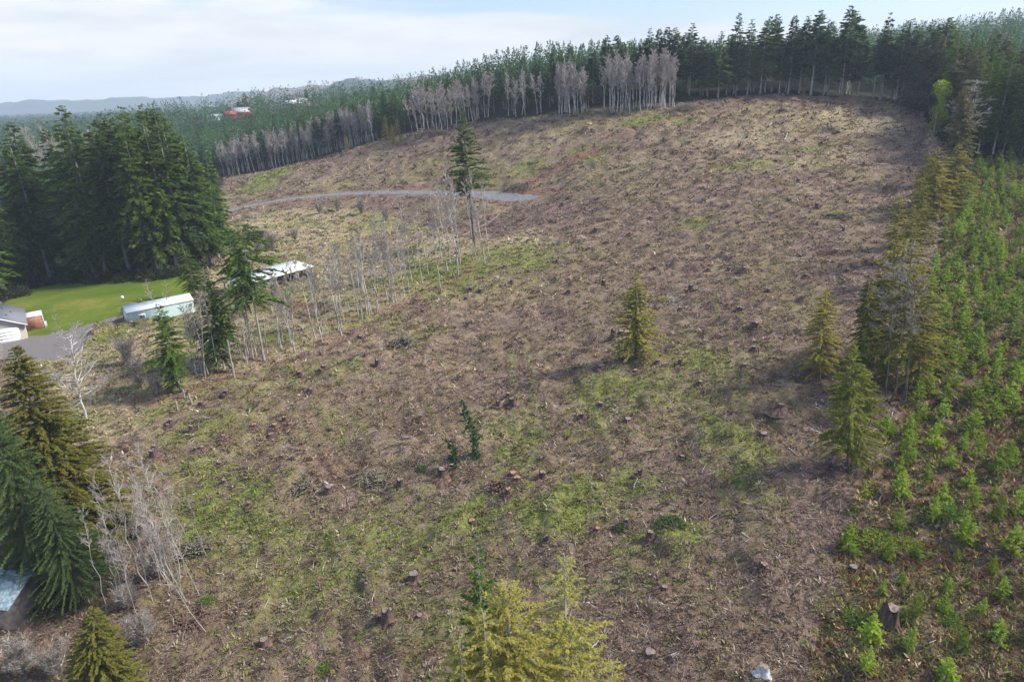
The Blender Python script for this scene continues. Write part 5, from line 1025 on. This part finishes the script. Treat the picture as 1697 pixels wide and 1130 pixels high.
for i, (a, b, h_, k, mt, lab) in enumerate([(1100,500,.8,1,'mossy','yellow orange shrub beside the pale stick heap'),(1388,360,1.0,1,'mossy','golden yellow shrub in the grey slash heap'),(1288,306,.8,1,'mossy','golden yellow shrub patch on the upper right slope'),(1110,880,.9,0,'fir','dark green leafy bush above the mossy hump'),(1450,905,1.0,1,'sapling','bright green round bush at the plantation edge'),(1500,907,.7,1,'sapling','smaller bright green bush right of the round one'),
      (1563,875,.9,0,'fir_bright','green bush below the saplings on the right'),(1420,1040,.9,0,'fir_bright','dark green fern clump near the old grey stump'),(1500,1040,.6,1,'sapling','light green low bush right of the old grey stump'),(1560,1040,.8,0,'fir_bright','dark fern clump in the lower plantation'),(1465,720,.8,0,'fir_bright','blue green bush below the bare grey trunks'),(1030,880,.5,0,'fir','small dark green fern left of the splintered stump'),
      (700,780,.5,0,'fir','low green fern clump in the slash, centre left'),(100,1000,1.2,2,'bush','dark bush under the big fir'),(420,395,2.4,2,'bush','dark rounded bush by the field track'),(500,460,1.6,2,'bush','dark heap of brambles under the open pole barn'),(345,1000,.6,0,'fir_bright','green fern tuft near the red frond heaps'),(540,1110,.5,0,'fir_bright','green tuft near the bottom edge')]):
    g = ground(a, b); pr = BUSH[k]; o = link(pr['name'] if k != 0 else 'fern_bush', pr['parts'][0][1], label=lab, category='bush'); o.location = g - np.array([0, 0, .1]); o.scale = (h_ / pr['H'] * 1.3, h_ / pr['H'] * 1.3, h_ / pr['H']); o.rotation_euler = (0, 0, i)
    if mt != 'bush':
        me2 = o.data.copy(); me2.materials.clear(); me2.materials.append(MAT[mt]); o.data = me2

# ------------------------------------------------------------------ countless litter, grass and undergrowth
MAT['litter'] = (lambda: (lambda m, nt: ((lambda a, d, tl, mx, o: (nt.links.new(a.outputs['Color'], d.inputs['Base Color']), nt.links.new(a.outputs['Color'], tl.inputs[0]), setattr(d.inputs['Roughness'], 'default_value', .9), setattr(d.inputs['Specular IOR Level'], 'default_value', .1), setattr(mx.inputs[0], 'default_value', .12), nt.links.new(d.outputs[0], mx.inputs[1]), nt.links.new(tl.outputs[0], mx.inputs[2]), nt.links.new(mx.outputs[0], o.inputs[0])))(attr(nt, 'col'), nt.nodes.new('ShaderNodeBsdfPrincipled'), nt.nodes.new('ShaderNodeBsdfTranslucent'), nt.nodes.new('ShaderNodeMixShader'), nt.nodes.new('ShaderNodeOutputMaterial')), m)[1])(*newmat('litter')))()
rl = np.random.default_rng(55)
def scatter(n, y0, y1, sx=1.12):
    y = np.exp(rl.uniform(math.log(y0 + 10), math.log(y1 + 10), n)) - 10; x = rl.uniform(-sx, sx, n) * y; k = pip(x, y, OPEN_) & (dpoly(x, y, GRAVEL) > 2.6) & ~pip(x, y, np.array(LAWN)) & ~pip(x, y, np.array(DRIVE)); return x[k], y[k]
def pick(zn, x, y, n):
    """albedo of one clump from what grows or lies at its spot"""
    c = np.empty((n, 3)); base = np.array([(.085, .055, .04), (.15, .10, .075), (.22, .16, .12), (.30, .235, .17), (.38, .32, .25), (.20, .18, .06)]); p_ = [.24, .29, .23, .11, .03, .10]
    c[:] = base[rl.choice(6, n, p=p_)]
    def over(w, cols, s=1.0):
        k = rl.random(n) < np.clip(w * s, 0, 1); cc_ = np.array(cols); c[k] = cc_[rl.integers(0, len(cc_), k.sum())]
    over(zn['purple'], [(.125, .08, .062), (.19, .138, .11), (.25, .19, .155)], .7)
    over(zn['dry'], [(.28, .22, .10), (.36, .30, .16), (.24, .21, .07), (.42, .35, .22)], .75)
    over(zn['green'], [(.09, .14, .02), (.15, .19, .035), (.21, .22, .05), (.14, .13, .05), (.08, .11, .03), (.17, .13, .09)], .72)
    over(zn['dirt'], [(.18, .105, .07), (.24, .15, .105), (.13, .08, .055)], .7)
    over(zn['brush'], [(.20, .12, .07), (.28, .19, .11), (.12, .14, .03), (.20, .22, .05), (.30, .27, .08), (.14, .08, .05), (.36, .28, .17), (.09, .13, .04), (.23, .10, .06)], 1.0)
    return c * rl.uniform(.75, 1.3, (n, 1))
def clump(seed, n, flat):
    rng = np.random.default_rng(seed); az = rng.random(n) * 6.283; d = nrm(np.stack([np.cos(az), np.sin(az), rng.uniform(.05, flat, n)], 1)); p_ = rng.normal(0, .18, (n, 3)) * [1, 1, .15] + [0, 0, .03]; wv = nrm(np.cross(d, np.array([0, 0, 1.]) + rng.normal(0, .7, (n, 3)))); return kites(p_, d, wv, rng.uniform(.25, .75, n), rng.uniform(.03, .10, n), rng)
for nm, lab, cat_, N_, y0, y1, nk, fl, s0, s1, cond in [('slash_litter', 'bark, needles and broken twigs covering the clearcut', 'litter', 92000, 24, 330, 7, .9, .30, .0060, lambda z: ~(z['brush'] > .5)), ('undergrowth', 'brown ferns and low mixed shrubs between the saplings', 'undergrowth', 76000, 24, 175, 10, 1.6, .42, .0055, lambda z: z['brush'] > .5)]:
    x, y = scatter(N_, y0, y1); z_ = zones(x, y); k = cond(z_); x, y = x[k], y[k]; z_ = {a: b[k] for a, b in z_.items()}; n = len(x)
    c = pick(z_, x, y, n); sz = (s0 + s1 * y) * rl.uniform(.5, 1.5, n) ** 1.2; zz = gz(x, y); Vs, Fs, Cs = [], [], []; nv = 0
    for kk in range(3):
        j = np.arange(kk, n, 3); V0, F0 = clump(500 + kk, nk, fl); V, Fq = merge(V0, F0, np.stack([x[j], y[j], zz[j]], 1), sz[j], rl.uniform(0, 6.28, len(j)))
        Vs.append(V); Fs.append(Fq + nv); nv += len(V); cj = np.repeat(c[j], len(V0), 0) * np.repeat(rl.uniform(.7, 1.3, len(j) * nk), 4)[:, None]; Cs.append(np.concatenate([cj, np.ones((len(cj), 1))], 1))
    o = link(nm, mesh(nm, np.concatenate(Vs), [np.concatenate(Fs)], dict(col=np.concatenate(Cs)), False, [MAT['litter']]), kind='stuff', label=lab, category=cat_)
# loose sticks
x, y = scatter(30000, 24, 300); z_ = zones(x, y); k = rl.random(len(x)) < np.where(pip(x, y, np.array(FIELD)), .08, np.where(z_['brush'] > .5, .35, 1 - .5 * z_['green'])); x, y = x[k], y[k]; n = len(x)
L = (.35 + .006 * y) * rl.uniform(.5, 2.4, n); az = rl.random(n) * 6.283; d = np.stack([np.cos(az), np.sin(az), rl.normal(.03, .10, n)], 1); p0 = np.stack([x, y, gz(x, y) + .05 + .03 * rl.random(n)], 1); p1 = p0 + d * L[:, None]; p1[:, 2] = np.maximum(p1[:, 2], gz(p1[:, 0], p1[:, 1]) + .03)
pm = (p0 + p1) / 2 + rl.normal(0, .06, (n, 3)) * L[:, None]; pm[:, 2] = np.maximum(pm[:, 2], gz(pm[:, 0], pm[:, 1]) + .04); r_ = (.008 + .00022 * y) * rl.uniform(.6, 1.6, n)
Va, Fa = tubes(p0, pm, r_, r_ * .8, 3); Vb, Fb = tubes(pm, p1, r_ * .8, r_ * .3, 3); c = np.array([(.16, .12, .10), (.30, .25, .21), (.42, .37, .32), (.24, .18, .14), (.56, .52, .47)])[rl.choice(5, n, p=[.3, .3, .15, .22, .03])] * rl.uniform(.8, 1.2, (n, 1))
C_ = np.concatenate([np.repeat(c, 6, 0)] * 2); o = link('loose_sticks', mesh('loose_sticks', np.concatenate([Va, Vb]), [np.concatenate([Fa, Fb + len(Va)])], dict(col=np.concatenate([C_, np.ones((len(C_), 1))], 1)), False, [MAT['litter']]), kind='stuff', label='countless broken sticks strewn over the clearcut', category='sticks')
# understory under the woods
# ------------------------------------------------------------------ air
m, nt = newmat('haze_air'); v = nt.nodes.new('ShaderNodeVolumePrincipled'); v.inputs['Color'].default_value = (.72, .86, 1.0, 1); v.inputs['Density'].default_value = .00017; v.inputs['Anisotropy'].default_value = .0
o = nt.nodes.new('ShaderNodeOutputMaterial'); nt.links.new(v.outputs[0], o.inputs['Volume'])
mb = MB(); zmin = float(ZZ.min()) - 60; mb.box((0, 2500, (zmin + 175) / 2), (13000, 5800, 175 - zmin)); hz_o = link('haze', mb.me('haze', m), kind='stuff'); hz_o['label'] = 'pale blue haze in the air over the far land'; hz_o['category'] = 'haze'
for o_ in bpy.data.objects:
    l_ = o_.get('label')
    if isinstance(l_, str) and not (4 <= len(l_.split()) <= 16): print('LABEL', len(l_.split()), l_)
print(COUNT)
